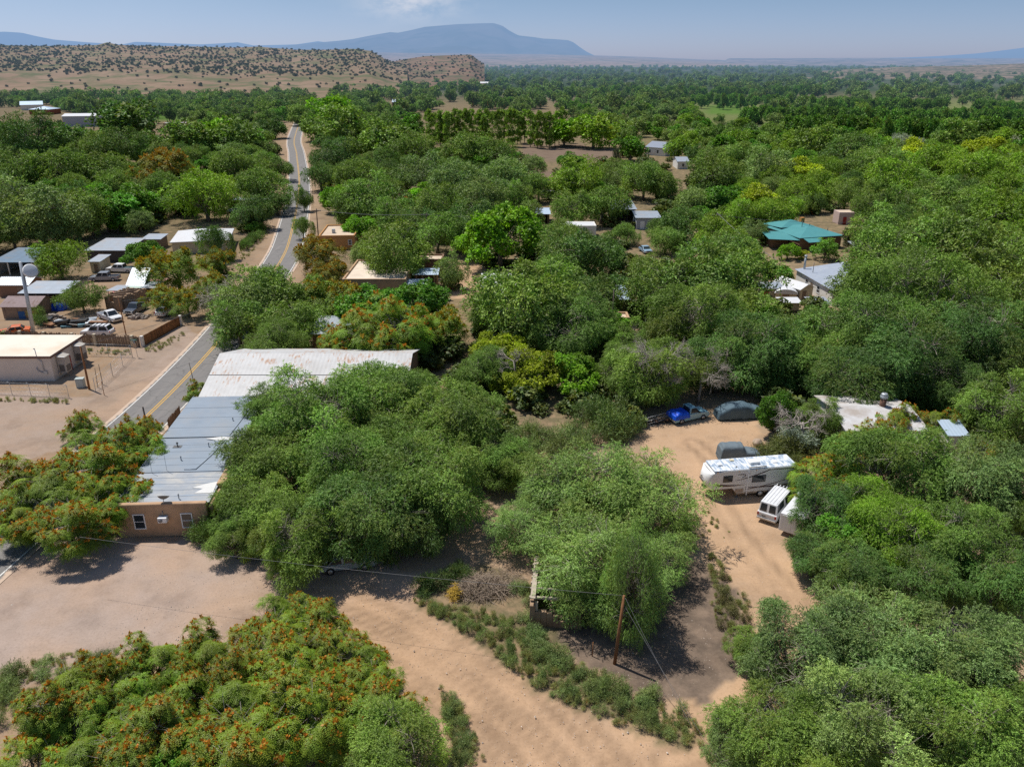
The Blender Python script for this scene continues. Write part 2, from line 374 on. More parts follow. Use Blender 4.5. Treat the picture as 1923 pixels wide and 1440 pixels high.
def tree_label(kind, px, py, r, rng):
    noun = NOUN[kind]
    ls = sorted(LAND, key=lambda l: math.hypot(l[1] - px, (l[2] - py) * 1.4))
    size = 'broad ' if r > 75 else ('small ' if r < 28 else '')
    cands = []
    for i in range(4):
        n, lx, ly = ls[i]; d = math.hypot(lx - px, ly - py)
        close = 'just ' if d < 70 else ('' if d < 150 else 'well ')
        cands.append(f"{size}{noun} {close}{rel(px - lx, py - ly)} {n}")
    for i in range(5):
        for j in range(i + 1, 6):
            cands.append(f"{size}{noun} {rel(px - ls[i][1], py - ls[i][2])} {ls[i][0]} and {rel(px - ls[j][1], py - ls[j][2])} {ls[j][0]}")
    cands = [c for c in cands if len(c.replace('-', ' ').split()) <= 16]
    for c in cands:
        if c not in label_owner: return c, None
    return cands[0], 'look-alike trees ' + rel(px - ls[0][1], py - ls[0][2]) + ' ' + ls[0][0]
def own(label, o, group):
    if label in label_owner and group:
        for q in label_owner[label]:
            group = q.get('group') or group
        for q in label_owner[label]: q['group'] = group
        o['group'] = group
    label_owner.setdefault(label, []).append(o)
rt = random.Random(5)
TREES = []          # px, py, r in the photograph, kept for spacing the rest of the wood
label_obj = {}
def place_tree(kind, px, py, r, vr=0.78, label=None, hmin=0.0, group=None):
    fam = {'elm': 'elm', 'elmgrey': 'elm', 'elmdark': 'elm', 'elmpale': 'airy', 'green': 'cotton', 'bright': 'cotton', 'yellow': 'cotton', 'lime': 'elm', 'ail': 'ail', 'ailbrown': 'ail', 'olive': 'olive', 'round': 'round', 'dark': 'round'}[kind]
    hc = 5.0
    for _ in range(6):
        x, y = gp(px, py, hc); D = depth(x, y, hc); Rm = r * D / F; Vm = Rm * vr
        hc = Vm * 1.06 + hmin
    lod = 'near' if D < 115 and fam in ('elm', 'ail', 'cotton', 'airy') else ('mid' if D < 330 or fam in ('ail', 'olive', 'round') else 'far')
    ps = PROTO[fam + '_' + lod]; p = ps[rt.randrange(len(ps))]
    s = Rm / p['R']; sz = hc / p['zc']
    name = 'yellowish_elm_tree' if kind == 'lime' else 'siberian_elm_tree' if kind in ('elmgrey', 'elmpale') else 'mulberry_tree' if kind == 'elmdark' else {'elm': 'elm_tree', 'airy': 'elm_tree', 'cotton': 'cottonwood_tree', 'ail': 'tree_of_heaven', 'olive': 'olive_tree', 'round': 'evergreen_tree'}[fam]  # dark and yellowish kinds are elms too, set apart only by tint
    if label is None: label, g = tree_label(kind, px, py, r, rt); group = group or g
    tkey = {'round': 'green', 'dark': 'juniper'}.get(kind, kind)
    base = TINT[tkey]; v = rt.uniform(0.86, 1.16); hsh = rt.uniform(-0.07, 0.07)
    c4 = (base[0] * v * (1 + hsh), base[1] * v, base[2] * v * (1 - hsh), 1)
    rz = rt.uniform(0, 6.28); al = rt.uniform(0.9, 1.1)
    if 'mesh' in p:
        o = link(name, p['mesh']); o.location = (x, y, 0); o.rotation_euler = (0, 0, rz); o.scale = (s * al, s / al, sz); o.color = c4
        tag(o, label, 'tree', group)
    else:
        o = empty(name, (x, y, 0), rz, label, 'tree', group)
        for nm, me in (('trunk', p['trunk']), ('crown', p['crown'])):
            ch = link(nm, me, o); ch.scale = (s * al, s / al, sz); ch.color = c4
    own(label, o, group)
    TREES.append((px, py, r, vr))
    return o
SKYLOW=(.66,.76,.96,1)
EXTRA_KEEP=[(0,440,400,760),(380,650,770,760),(200,740,460,1060),(1190,740,1450,1010)]
# ------------------------------------------------------------------ the trees the photograph shows one by one (kind, x, y, half-width in the photograph [, height ratio])
HAND = '''
ail 110 1335 110;ail 285 1250 90;ail 390 1235 95;ail 505 1195 88;ail 600 1190 80;ail 660 1240 70;ail 560 1165 60;ail 190 1300 95;ail 530 1290 95;ail 640 1320 85;ail 430 1400 130;ail 250 1400 110;ail 570 1350 110;ail 60 1440 90;ail 690 1290 80;elm 735 1395 105;ail 700 1300 82;ail 660 1360 80;ail 330 1340 90;green 350 1430 70
ail 70 900 88;ail 165 875 98;ail 235 845 80;ail 120 980 90;ail 210 940 74;ail 150 800 40;ail 272 810 38;ail 30 980 60
ail 372 733 31;ailbrown 275 840 40
elm 590 790 120;elm 500 860 95;elm 455 985 52;elm 560 1010 95;elmdark 700 960 115;elm 800 900 120;elm 850 790 105;elm 715 750 95;elm 690 738 60;elm 610 728 46;elm 770 740 56;elmdark 618 985 54;elmdark 770 985 82;elm 930 860 62;elm 640 870 100;elm 520 770 70;elm 440 1015 46;elm 552 1052 50;elm 500 1000 52;elm 480 940 80;elm 760 830 90;elm 680 830 85
elmpale 1100 900 112;elmpale 1215 930 108;elmpale 1115 1040 125;elmpale 1165 1100 84;elmpale 1098 1125 62;elmpale 985 985 68;elmpale 1030 925 66;elm 955 875 56;elmpale 1235 1045 75
elmgrey 1490 1230 115;elmgrey 1640 1195 125;elmgrey 1800 1230 125;elm 1450 1370 110;elmgrey 1610 1360 130;elm 1790 1370 130;elmgrey 1370 1400 62;elm 1900 1330 100;elm 1410 1215 48;elmgrey 1720 1290 110;elm 1540 1430 100;elm 1880 1430 90
elmdark 1545 955 75;elm 1690 875 112;elmgrey 1840 900 110;lime 1690 1010 95;elm 1830 1020 105;elmdark 1530 1040 58;elmdark 1600 1070 72;elmdark 1740 1085 80;elmdark 1880 1090 85;lime 1640 950 80;green 1610 1010 66;elm 1910 960 70
ail 1530 895 60;ail 1508 930 40;ail 1585 855 50;ail 1690 800 60;ail 1770 800 48;ail 1625 820 52;ail 1840 850 34;ail 1630 830 44
elm 1885 770 78;elm 1905 690 62;lime 1900 730 40
elm 1620 620 100;elm 1735 560 112;elm 1690 480 90;elm 1800 470 100;elm 1885 560 88;elmdark 1840 640 92;elmdark 1700 670 98;elmdark 1605 710 78;elmdark 1770 715 66;elm 1760 425 62;lime 1890 400 64;elm 1640 530 66;elm 1660 430 60;elm 1540 690 62;elm 1880 470 70
elm 1250 535 78;elm 1350 525 85;elm 1395 590 58;elm 1310 600 88;elmdark 1420 650 88;elm 1500 648 62;elm 1235 690 78;elmdark 1350 680 66;elmdark 1450 690 50;elm 1165 690 56;elm 1190 640 44;elmdark 1245 722 40;elmdark 1345 712 28;elmdark 1425 712 30;elm 1215 735 36;elm 1380 480 60;green 1400 600 50
green 1462 770 40 1.3;elm 1540 790 52;olive 1500 820 34
yellow 935 660 50;yellow 1000 690 56;bright 1065 695 52;elm 905 690 50;yellow 960 720 40;elm 1020 640 40
elm 990 570 95;elm 925 580 52;elm 1075 610 78;elmdark 1075 480 62;elmdark 1130 470 48;elmdark 1125 555 50;elm 1030 520 60;green 1130 610 44
bright 940 435 76;bright 890 455 40;bright 680 425 36
elm 735 465 72;elmgrey 685 475 40;elmgrey 848 505 33 1.1;ail 735 620 82;ail 825 615 50;ail 665 635 55;green 700 575 60;green 780 560 50;ail 640 560 56;ailbrown 600 478 46;ailbrown 610 515 40;elm 575 565 55
elm 500 545 80;elm 445 600 66;elm 555 600 66;elmgrey 470 570 70;elm 510 640 60;elmgrey 420 560 45
ail 330 500 62;ail 400 490 36;ail 300 560 38;ail 350 560 44;ail 395 535 36
elm 152 555 42;lime 110 487 48;green 265 474 38;elmdark 400 452 34 1.1;green 480 425 18 .7
elmgrey 70 390 88;elmgrey 20 430 50;elm 140 400 60;green 195 385 62;green 260 375 54;ailbrown 298 318 62;lime 385 365 62;elm 445 310 52;elm 500 350 56;elmdark 470 395 44;elm 515 310 36;elmdark 520 380 30
elm 440 255 48;bright 405 250 42;elm 355 260 46;elmdark 55 250 70;elmdark 140 262 40;elm 30 320 60;elm 110 315 60;elm 190 320 48;elm 180 275 44;elmdark 235 232 56;elmdark 225 270 50;elm 275 268 32
elmdark 515 238 26;elm 592 240 30;elm 560 214 26;elmdark 610 205 28;elm 578 196 22;elmdark 540 205 24;elm 500 205 24
elm 568 425 21 1.1;elm 569 370 18 1.4
elmdark 625 290 46;elmdark 605 330 34;elm 640 230 50;bright 625 205 42;elm 680 330 50;elm 700 370 68;elm 660 390 46;bright 640 370 36;elm 720 260 50;elm 780 280 44;elmgrey 790 320 52;elm 880 280 50;elmgrey 870 340 62;elm 820 380 58;elm 740 400 50;bright 790 360 30;elmgrey 905 370 50
elmgrey 960 330 56;elm 930 290 40;lime 1090 330 60;bright 1060 245 36;lime 1115 245 40;yellow 1155 250 20;green 1075 300 26;green 1185 275 32;elm 1210 335 50;elmgrey 1170 340 36;elm 1075 385 50;elm 1130 380 50;elm 1240 345 40;lime 1275 275 28
elm 1150 318 34;elm 1012 348 38;green 1100 352 34;elm 1055 440 38;elm 1178 436 28;elmdark 1240 428 28;elm 990 398 36;green 1122 392 20;elm 1210 500 40;elmgrey 1000 310 30
yellow 1430 375 52;lime 1385 400 46;lime 1460 400 44;yellow 1500 320 42;lime 1545 345 46;lime 1500 360 44;elmgrey 1440 310 54;elm 1340 330 50;elm 1395 300 44;elm 1590 360 42;elm 1640 380 46;lime 1690 330 62;lime 1760 300 54;yellow 1720 290 46;lime 1830 320 58;elm 1650 310 50;elmdark 1600 280 50;elm 1540 265 46;yellow 1850 280 40;elm 1800 250 40;lime 1900 310 46;lime 1880 350 50;elm 1760 360 56;elm 1700 380 50;elm 1820 380 50
elmdark 1290 420 44;elm 1250 450 34;lime 1345 435 46;elm 1360 460 36;elmgrey 1310 380 44
round 1550 466 27;dark 1597 446 16 1.5;bright 1480 470 22;yellow 1505 476 14 .7;green 1455 510 34;dark 1158 292 9 1.8
olive 1425 243 11;olive 1470 243 12;olive 1530 262 10;olive 1590 262 10;olive 1630 264 12;olive 1690 262 18;olive 1725 268 14;olive 1775 270 14;olive 1800 270 14;olive 1880 292 22;olive 1915 262 16;olive 1300 250 12;olive 1600 255 10
'''
# things the crowns must not hide (x0, y0, x1, y1 in the photograph)
KEEP = [(536, 240, 572, 330), (530, 330, 600, 400), (500, 400, 640, 500), (310, 412, 450, 466), (428, 362, 502, 414), (636, 436, 664, 470), (640, 484, 690, 512), (796, 484, 832, 540), (160, 444, 300, 500), (0, 480, 400, 660), (195, 480, 270, 600),
        (985, 270, 1160, 300), (1004, 320, 1042, 336), (1205, 268, 1250, 296), (1268, 300, 1292, 360), (1145, 372, 1230, 412), (1005, 358, 1045, 405), (1055, 412, 1125, 430), (1195, 440, 1235, 482), (1285, 448, 1335, 476),
        (1455, 412, 1585, 466), (1572, 392, 1615, 416), (1425, 480, 1605, 570), (0, 200, 100, 220), (120, 212, 190, 240), (280, 226, 350, 248), (860, 560, 886, 640), (590, 172, 612, 186), (735, 186, 752, 200), (795, 204, 1065, 268), (750, 370, 775, 382),
        (1330, 200, 1415, 212), (1670, 242, 1712, 252), (1780, 195, 1830, 210), (845, 190, 880, 204), (1330, 470, 1470, 500)]
for line in HAND.replace('\n', ';').split(';'):
    p = line.split()
    if len(p) >= 4: place_tree(p[0], float(p[1]), float(p[2]), float(p[3]) * (1.13 if 400 < float(p[2]) < 790 and float(p[3]) >= 44 and float(p[1]) > 560 else 1.0), float(p[4]) if len(p) > 4 else 0.78)
place_tree('elmpale', 1188, 1085, 68, 0.85, hmin=3.0)
# ------------------------------------------------------------------ the rest of the wood between them, as far as trees can be told apart
def clear(px, py, r, vr, tight=0.47):
    for x0, y0, x1, y1 in KEEP:
        qx = min(max(px, x0), x1); qy = min(max(py, y0), y1)
        if ((qx - px) / r) ** 2 + ((qy - py) / (r * vr * 1.05)) ** 2 < 1: return False
    for tx, ty, tr, tv in TREES:
        if abs(ty - py) > 90: continue
        if ((tx - px) / (tr + r)) ** 2 + ((ty - py) / ((tr + r) * 0.62)) ** 2 < tight ** 2: return False
    return True
rf = random.Random(77)
n_fill = 0
for _ in range(24000):
    py = rf.uniform(188, 470); px = rf.uniform(-30, 1950)
    if py < 235 and px > 1250 and rf.random() < .7: continue
    Rm = rf.uniform(3.4, 6.8); D = depth(*gp(px, py, 5.5), 5.5); r = Rm * F / D
    if not clear(px, py, r, 0.8): continue
    u = rf.random()
    if px > 1250: kind = 'elm' if u < .3 else 'lime' if u < .5 else 'elmdark' if u < .75 else 'green' if u < .93 else 'elmgrey'
    else: kind = 'elm' if u < .34 else 'elmdark' if u < .56 else 'elmgrey' if u < .74 else 'green' if u < .92 else 'bright'
    place_tree(kind, px, py, r, 0.82); n_fill += 1
    if n_fill >= 470: break
# ------------------------------------------------------------------ orchard rows, poplar row
def far_tree(name, key, px, py, hc, Rm, sz, tint, label, group):
    x, y = gp(px, py, hc); p = PROTO[key][rt.randrange(len(PROTO[key]))]
    o = link(name, p['mesh']); o.location = (x, y, 0); o.rotation_euler = (0, 0, rt.uniform(0, 6.28))
    s = Rm / p['R']; o.scale = (s, s, hc / p['zc'] * sz)
    v = rt.uniform(.82, 1.2); o.color = (tint[0] * v, tint[1] * v, tint[2] * v, 1)
    tag(o, label, 'tree', group); return o
for i in range(210):
    dist = rt.uniform(520, 870); hc = 5.8; px = rt.uniform(-20, 760); xx = (px - CX) / F * depth(0, dist, hc); py = pr(xx, dist, hc)[1]
    if not clear(px, py, 10, .8, .3): continue
    far_tree('valley_tree', 'elm_far' if rt.random() < .6 else 'cotton_far', px, py, hc, rt.uniform(4.8, 7.2), rt.uniform(.9, 1.2), TINT['elmdark'] if rt.random() < .7 else TINT['elm'], 'green tree in the belt along the foot of the desert hill', 'trees along the foot of the desert hill')
ROWS = [((1285, 187), (1925, 203), 15, 'third'), ((1400, 213), (1925, 222), 16, 'second'), ((1480, 234), (1925, 244), 17, 'front'), ((1110, 172), (1560, 171), 13, 'back')]
for (x0, y0), (x1, y1), st, nm in ROWS:
    n = int((x1 - x0) / st)
    for i in range(n):
        t = i / n; px = x0 + (x1 - x0) * t + rt.uniform(-4, 4); py = y0 + (y1 - y0) * t + rt.uniform(-2.5, 2.5) - 2 * math.sin(t * 9)
        if any(a - 4 < px < c and b - 2 < py < d for a, b, c, d in KEEP[-6:]) and nm != 'back': continue
        far_tree('orchard_tree', 'cotton_far', px, py, rt.uniform(6.4, 8.0), rt.uniform(4.2, 5.6), 1.0, TINT['orchard'],
                 f'dark green orchard tree in the {nm} field row beyond the cottages', f'dark trees of the {nm} orchard row')
for i in range(34):
    px = 802 + i * 7.7 + rt.uniform(-2, 2)
    far_tree('poplar_tree', 'poplar_far', px, 238 + 3 * math.sin(i * .5) + rt.uniform(-4, 4), 9.2, 2.1, rt.uniform(.9, 1.1), TINT['poplar'],
             'slender pale green poplar standing in the close row behind the brown field', 'poplars of the close row')
# ------------------------------------------------------------------ buildings
ADOBE = mat('adobe', (.46, .30, .185), .95, .1, 1.2, dirt=(.28, .19, .125), dirt_amt=.25, bump=.5, bscale=6)
ADOBE2 = mat('adobe_orange', (.42, .22, .085), .95, .08, 1.5, bump=.4)
ADOBE3 = mat('adobe_raw', (.33, .225, .145), .98, .18, 2.5, dirt=(.2, .14, .09), dirt_amt=.3, bump=.8, bscale=5)
CREAM = mat('cream_stucco', (.62, .56, .50), .9, .04, 1.0, dirt=(.5, .43, .38), dirt_amt=.1, bump=.06, bscale=8)
TANROOF = mat('tan_roof', (.55, .44, .33), .9, .08, .8, dirt=(.4, .3, .22), dirt_amt=.2)
TANROOF2 = mat('pale_roof', (.66, .56, .46), .9, .08, .8, dirt=(.5, .4, .32), dirt_amt=.2)
CREAMROOF = mat('cream_roof', (.68, .63, .54), .9, .04, .5, dirt=(.58, .43, .30), dirt_amt=.12)
TRIM = mat('brown_trim', (.16, .085, .065), .8, .1)
WHITE_TRIM = mat('white_trim', (.72, .74, .76), .6, .04)
GLASS = mat('dark_glass', (.025, .032, .04), .12, .05, spec=.6)
BLUEMETAL = mat('blue_grey_metal', (.23, .275, .33), .55, .07, .6, metal=.1, dirt=(.29, .29, .29), dirt_amt=.15, streak=((.19, .235, .29), 0, .2))
OLDMETAL = mat('streaked_metal', (.29, .315, .35), .6, .12, 1.2, metal=.1, dirt=(.46, .44, .40), dirt_amt=.3, streak=((.26, .31, .38), 0, .35))
BARNROOF = mat('white_rusty_metal', (.50, .50, .50), .55, .07, 1.0, dirt=(.38, .37, .36), dirt_amt=.2, corr=(0, .5), streak=((.38, .23, .15), 1, .28))
SILVER = mat('silver_metal', (.34, .38, .43), .45, .1, 1, metal=.25, corr=(0, .4), dirt=(.4, .33, .28), dirt_amt=.1)
DARKMETAL = mat('dark_blue_metal', (.13, .19, .26), .5, .15, 1, metal=.2, corr=(0, .4), dirt=(.2, .17, .15), dirt_amt=.15)
WHITEMETAL = mat('white_metal', (.60, .61, .63), .5, .06, 1, corr=(0, .3), dirt=(.55, .52, .5), dirt_amt=.1)
RUSTMETAL = mat('rusty_metal', (.22, .16, .16), .7, .2, 2, corr=(0, .25), streak=((.15, .09, .07), 1, .4))
TEAL = mat('teal_metal', (.075, .26, .27), .45, .06, .8, corr=(0, .45), dirt=(.10, .30, .30), dirt_amt=.1)
MAROON = mat('maroon_board', (.105, .022, .025), .85, .1, 2)
BROWNWALL = mat('brown_wall', (.20, .12, .08), .9, .12, 1.5)
WOOD = mat('weathered_wood', (.23, .17, .125), .92, .25, 3, streak=((.13, .1, .08), 2, .4))
WOOD2 = mat('brown_fence_wood', (.24, .115, .05), .9, .2, 3, streak=((.12, .06, .03), 2, .4))
POLEWOOD = mat('pole_wood', (.25, .115, .05), .9, .25, 3, streak=((.12, .07, .04), 2, .5))
DARKPOLE = mat('dark_pole', (.10, .08, .07), .9, .2, 3)
GREYMETAL = mat('grey_steel', (.42, .45, .48), .45, .08, 2, metal=.4)
WHITEWALL = mat('white_wall', (.70, .68, .64), .85, .06, 1.5, dirt=(.5, .45, .4), dirt_amt=.15)
SHEDWALL = mat('tan_shed_wall', (.50, .44, .33), .9, .08, 2)
PINKWALL = mat('pink_wall', (.50, .38, .34), .9, .08, 2)
DARKWALL = mat('dark_wall', (.07, .065, .065), .9, .2, 2)
GREYWALL = mat('grey_wall', (.34, .36, .40), .8, .06, .6)
REDP = mat('red_paint', (.30, .03, .025), .7, .1)
SHINGLE = mat('grey_shingle', (.24, .27, .33), .9, .15, 6)
BLUETARP = mat('blue_tarp', (.010, .085, .62), .38, .25, 3, bump=1.0, bscale=4)
BLACKP = mat('black_paint', (.02, .02, .022), .4, .2, 3, dirt=(.15, .13, .11), dirt_amt=.1)

def extr(mb, prof, a0, a1, axis, mi=0):
    """Closed outline extruded: axis 'x' takes (y, z) points, axis 'y' takes (x, z) points."""
    n = len(prof)
    f = (lambda a, p: (a, p[0], p[1])) if axis == 'x' else (lambda a, p: (p[0], a, p[1]))
    return mb.add([f(a0, p) for p in prof] + [f(a1, p) for p in prof], [tuple(range(n)), tuple(range(2 * n - 1, n - 1, -1))] + [(i, i + n, (i + 1) % n + n, (i + 1) % n) for i in range(n)], mi)
def window(root, x, z, w, h, y=0.0, side='f', W=0, mats=(WHITE_TRIM, GLASS), bars=True):
    """A framed window on the front (y = 0) or right-hand (x = W) wall."""
    t = .09
    def P(a0, a1, z0, z1, d0, d1, mb):
        if side == 'f': mb.box(a0, a1, y - d1, y - d0, z0, z1)
        else: mb.box(W + d0, W + d1, a0, a1, z0, z1)
    f = MB(); P(x - w / 2 - t, x + w / 2 + t, z + h, z + h + t, -.02, .06, f); P(x - w / 2 - t, x + w / 2 + t, z - t, z, -.02, .08, f)
    P(x - w / 2 - t, x - w / 2, z, z + h, -.02, .055, f); P(x + w / 2, x + w / 2 + t, z, z + h, -.02, .055, f)
    if bars: P(x - w / 2, x + w / 2, z + h * .48, z + h * .48 + .05, -.01, .045, f)
    o = f.build('window', mats[0], root)
    g = MB(); P(x - w / 2 + .002, x + w / 2 - .002, z + .002, z + h - .002, -.03, .015, g); g.build('pane', mats[1], o); return o
def door(root, x, w, h, m, y=0.0, side='f', W=0, z=0.0):
    d = MB()
    if side == 'f': d.box(x - w / 2, x + w / 2, y - .05, y + .02, z, z + h)
    else: d.box(W - .02, W + .05, x - w / 2, x + w / 2, z, z + h)
    o = d.build('door', m, root)
    k = MB(); kx = x + w * .38
    if side == 'f': k.box(kx - .05, kx + .05, y - .11, y - .05, z + h * .45, z + h * .45 + .08)
    else: k.box(W + .05, W + .11, kx - .05, kx + .05, z + h * .45, z + h * .45 + .08)
    k.build('handle', GREYMETAL, o); return o
def house(name, label, A, B, D, h, wall, roofm, roof='shedf', rise=1.0, ov=.35, cat='building', wins=(), doors=(), group=None, open_front=False, parapet=.35, h_off=0):
    A = Vector((*A, 0)); B = Vector((*B, 0)); u = B - A; W = u.length; rz = math.atan2(u.y, u.x)
    root = empty(name, A, rz, label, cat, group)
    w = MB(); zt = h
    if roof == 'gablex': extr(w, [(0, 0), (D, 0), (D, h), (D / 2, h + rise), (0, h)], 0, W, 'x')
    elif roof == 'gabley': extr(w, [(0, 0), (W, 0), (W, h), (W / 2, h + rise), (0, h)], 0, D, 'y')
    elif roof == 'shedf': extr(w, [(0, 0), (D, 0), (D, h + rise), (0, h)], 0, W, 'x')
    elif roof == 'shedb': extr(w, [(0, 0), (D, 0), (D, h - rise), (0, h)], 0, W, 'x')
    elif roof == 'flat':
        t = .35
        w.box(0, W, 0, D, 0, h - parapet)
        w.box(0, W, 0, t, h - parapet, h); w.box(0, W, D - t, D, h - parapet, h); w.box(0, t, t, D - t, h - parapet, h); w.box(W - t, W, t, D - t, h - parapet, h)
    else: w.box(0, W, 0, D, 0, h)
    if open_front and roof == 'shedf':
        w = MB(); w.box(0, .2, 0.3, D, 0, h); w.box(W - .2, W, .3, D, 0, h); w.box(.2, W - .2, D - .2, D, 0, h + rise * .9)
        for i in range(4): w.box(.3 + i * (W - .8) / 3, .5 + i * (W - .8) / 3, .05, .25, 0, h + .02)
    w.build('wall', wall, root, bevel=.06 if roof == 'flat' else 0)
    r = MB(); e = .04; th = .07
    if roof == 'gablex':
        zz = h - rise * ov / (D / 2) + e
        r.slab([(-ov, -ov, zz), (W + ov, -ov, zz), (W + ov, D / 2, h + rise + e), (-ov, D / 2, h + rise + e)], th)
        r.slab([(-ov, D / 2 + .004, h + rise + e), (W + ov, D / 2 + .004, h + rise + e), (W + ov, D + ov, zz), (-ov, D + ov, zz)], th)
    elif roof == 'gabley':
        zz = h - rise * ov / (W / 2) + e
        r.slab([(-ov, -ov, zz), (W / 2, -ov, h + rise + e), (W / 2, D + ov, h + rise + e), (-ov, D + ov, zz)], th)
        r.slab([(W / 2 + .004, -ov, h + rise + e), (W + ov, -ov, zz), (W + ov, D + ov, zz), (W / 2 + .004, D + ov, h + rise + e)], th)
    elif roof in ('shedf', 'shedb'):
        s = rise / D * (1 if roof == 'shedf' else -1)
        r.slab([(-ov, -ov, h - s * ov + e), (W + ov, -ov, h - s * ov + e), (W + ov, D + ov, h + s * (D + ov) + e), (-ov, D + ov, h + s * (D + ov) + e)], th)
    elif roof == 'flat':
        r.box(.36, W - .36, .36, D - .36, h - parapet + .006, h - parapet + .05)
    elif roof == 'hip':
        k = min(W, D) / 2; zz = h + e
        a, b, c, d = (-ov, -ov, zz), (W + ov, -ov, zz), (W + ov, D + ov, zz), (-ov, D + ov, zz)
        if W >= D: p, q = (k, D / 2, h + rise), (W - k, D / 2, h + rise); fs = [(a, b, q, p), (c, d, p, q), (d, a, p), (b, c, q)]
        else: p, q = (W / 2, k, h + rise), (W / 2, D - k, h + rise); fs = [(a, b, p), (b, c, q, p), (c, d, q), (d, a, p, q)]
        for f in fs: r.add(f, [tuple(range(len(f)))])
        r.box(-ov, W + ov, -ov, D + ov, zz - .14, zz - .004)
    r.build('roof', roofm, root)
    for wn in wins: window(root, *wn[:4], **(dict(side='r', W=W) if len(wn) > 4 else {}))
    for dn in doors: door(root, *dn[:4], **(dict(side='r', W=W) if len(dn) > 4 else {}))
    return root, W
def roofbox(name, label, x0, x1, yf, yb, h, wall, roofm, roof='shedf', rise=.8, **k):
    """A building whose front eave and back edge are surveyed from its roof in the photograph."""
    A = gp(x0, yf, h); B = gp(x1, yf, h); hb = h + rise if roof == 'shedf' else (h if roof in ('flat', 'hip') else h)
    if roof == 'gablex': D = 2 * (gp((x0 + x1) / 2, yb, h + rise)[1] - A[1])
    else: D = gp((x0 + x1) / 2, yb, hb)[1] - A[1]
    return house(name, label, A, B, max(D, 2.0), h, wall, roofm, roof, rise, **k)
# ---- the adobe house beside the road
ah = empty('adobe_house', (-35.4, 60.8, 0), R_(3.0), 'tan adobe house with a long blue-grey sheet metal roof and white window frames', 'house')
w = MB(); Wd, Dp = 8.0, 22.6
extr(w, [(0, 0), (Dp, 0), (Dp, 3.75), (0, 3.12)], 0, Wd, 'x')
w.box(-.02, Wd + .02, -.12, .38, 0, 3.42)
w.box(Wd, Wd + .42, .4, 3.2, 0, 3.05); w.box(Wd, Wd + 1.15, 3.2, 6.4, 0, 3.55)
w.build('wall', ADOBE, ah, bevel=.11)
r = MB(); zr = lambda y: 3.17 + .63 * y / Dp
r.slab([(-.25, .39, zr(.39) + .03), (Wd + .15, .39, zr(.39) + .03), (Wd + .15, 5.9, zr(5.9) + .03), (-.25, 5.9, zr(5.9) + .03)], .06); r.build('roof', OLDMETAL, ah)
r = MB(); r.slab([(-.3, 5.85, zr(5.9) + .10), (Wd + .18, 5.85, zr(5.9) + .10), (Wd + .18, 12.9, zr(12.9) + .10), (-.3, 12.9, zr(12.9) + .10)], .06)
r.slab([(-.3, 12.85, zr(13) + .20), (Wd + .1, 12.85, zr(13) + .20), (Wd + .1, Dp + .3, zr(Dp) + .20), (-.3, Dp + .3, zr(Dp) + .20)], .07); r.build('roof', BLUEMETAL, ah)
r = MB()
for y0 in (1.5, 2.6, 3.7, 4.8, 7.2, 8.5, 9.9, 11.3, 15.0, 17.4, 19.9):
    zz = zr(y0) + (.03 if y0 < 5.9 else .10 if y0 < 12.9 else .2); r.box(-.28, Wd + .12, y0, y0 + .06, zz + .002, zz + .016)
r.tube([(5.2, 6.2, zr(6) + .14), (5.9, 9, zr(9) + .14), (6.4, 12.6, zr(12.6) + .14)], .05, 5); r.tube([(4.1, 6.2, zr(6) + .14), (5.2, 6.2, zr(6) + .14)], .05, 5); r.tube([(6.6, 13, zr(13) + .24), (7.0, 18, zr(18) + .24), (7.1, 22.6, zr(22.6) + .24)], .05, 5)
r.build('seam', mat('seam_metal', (.24, .28, .33), .5, .2, 3, metal=.2), ah)
r = MB(); r.slab([(6.35, 1.9, zr(2) + .06), (8.05, 1.9, zr(2) + .06), (7.9, 3.9, zr(4) + .06), (7.0, 3.6, zr(3.6) + .06), (5.9, 2.9, zr(3) + .06), (6.9, 2.7, zr(2.7) + .06)], .02); r.build('patch', mat('white_patch', (.6, .6, .59), .7, .06, 3), ah)
r = MB(); r.slab([(4.3, 12.4, zr(13) + .22), (5.9, 12.75, zr(13) + .22), (7.9, 12.4, zr(13) + .22), (7.9, 12.2, zr(12.3) + .14), (5.5, 12.1, zr(12.1) + .14)], .02); r.build('patch', mat('white_patch', (.6, .6, .59), .7, .06, 3), ah)
for x, y, big in ((1.9, 11.0, 1), (5.1, 10.8, 0), (7.0, 10.0, 2), (3.2, 8.1, 0), (6.0, 16.5, 0), (5.3, 1.0, 0)):
    v = MB(); zz = zr(y) + .1; v.tube([(x, y, zz), (x, y, zz + .34)], .055, 8); v.tube([(x, y, zz + .34), (x, y, zz + .5)], [.13 if big else .08, .05], 8)
    if big: v.box(x - .42, x + .42, y - .3, y + .2, zz + .0, zz + .03)
    v.build('vent_pipe', mat('dark_vent', (.12, .12, .12), .6, .2) if big else GREYMETAL, ah)
for x, y in ((2.5, 6.1), (1.2, 5.8)):
    v = MB(); v.tube([(x, y, zr(y)), (x, y, zr(y) + 2.1)], .018, 5); v.build('antenna_mast', GREYMETAL, ah)
window(ah, 1.95, 1.0, .85, 1.35, y=-.12); window(ah, 6.15, 1.0, .85, 1.35, y=-.12)
v = MB(); v.box(3.75, 4.55, -.62, -.12, 1.75, 2.25); o = v.build('cooling_unit', WHITE_TRIM, ah, bevel=.03)
v = MB(); v.cyl((4.0, -.63, 2.0), (0, 1, 0), .19, .03, 14); v.tube([(4.15, -.3, 2.25), (4.15, -.25, 2.6), (4.15, -.13, 2.75)], .03, 5); v.build('grille', mat('grille_grey', (.2, .2, .21), .6, .1), o)
sd = MB()
pts = []
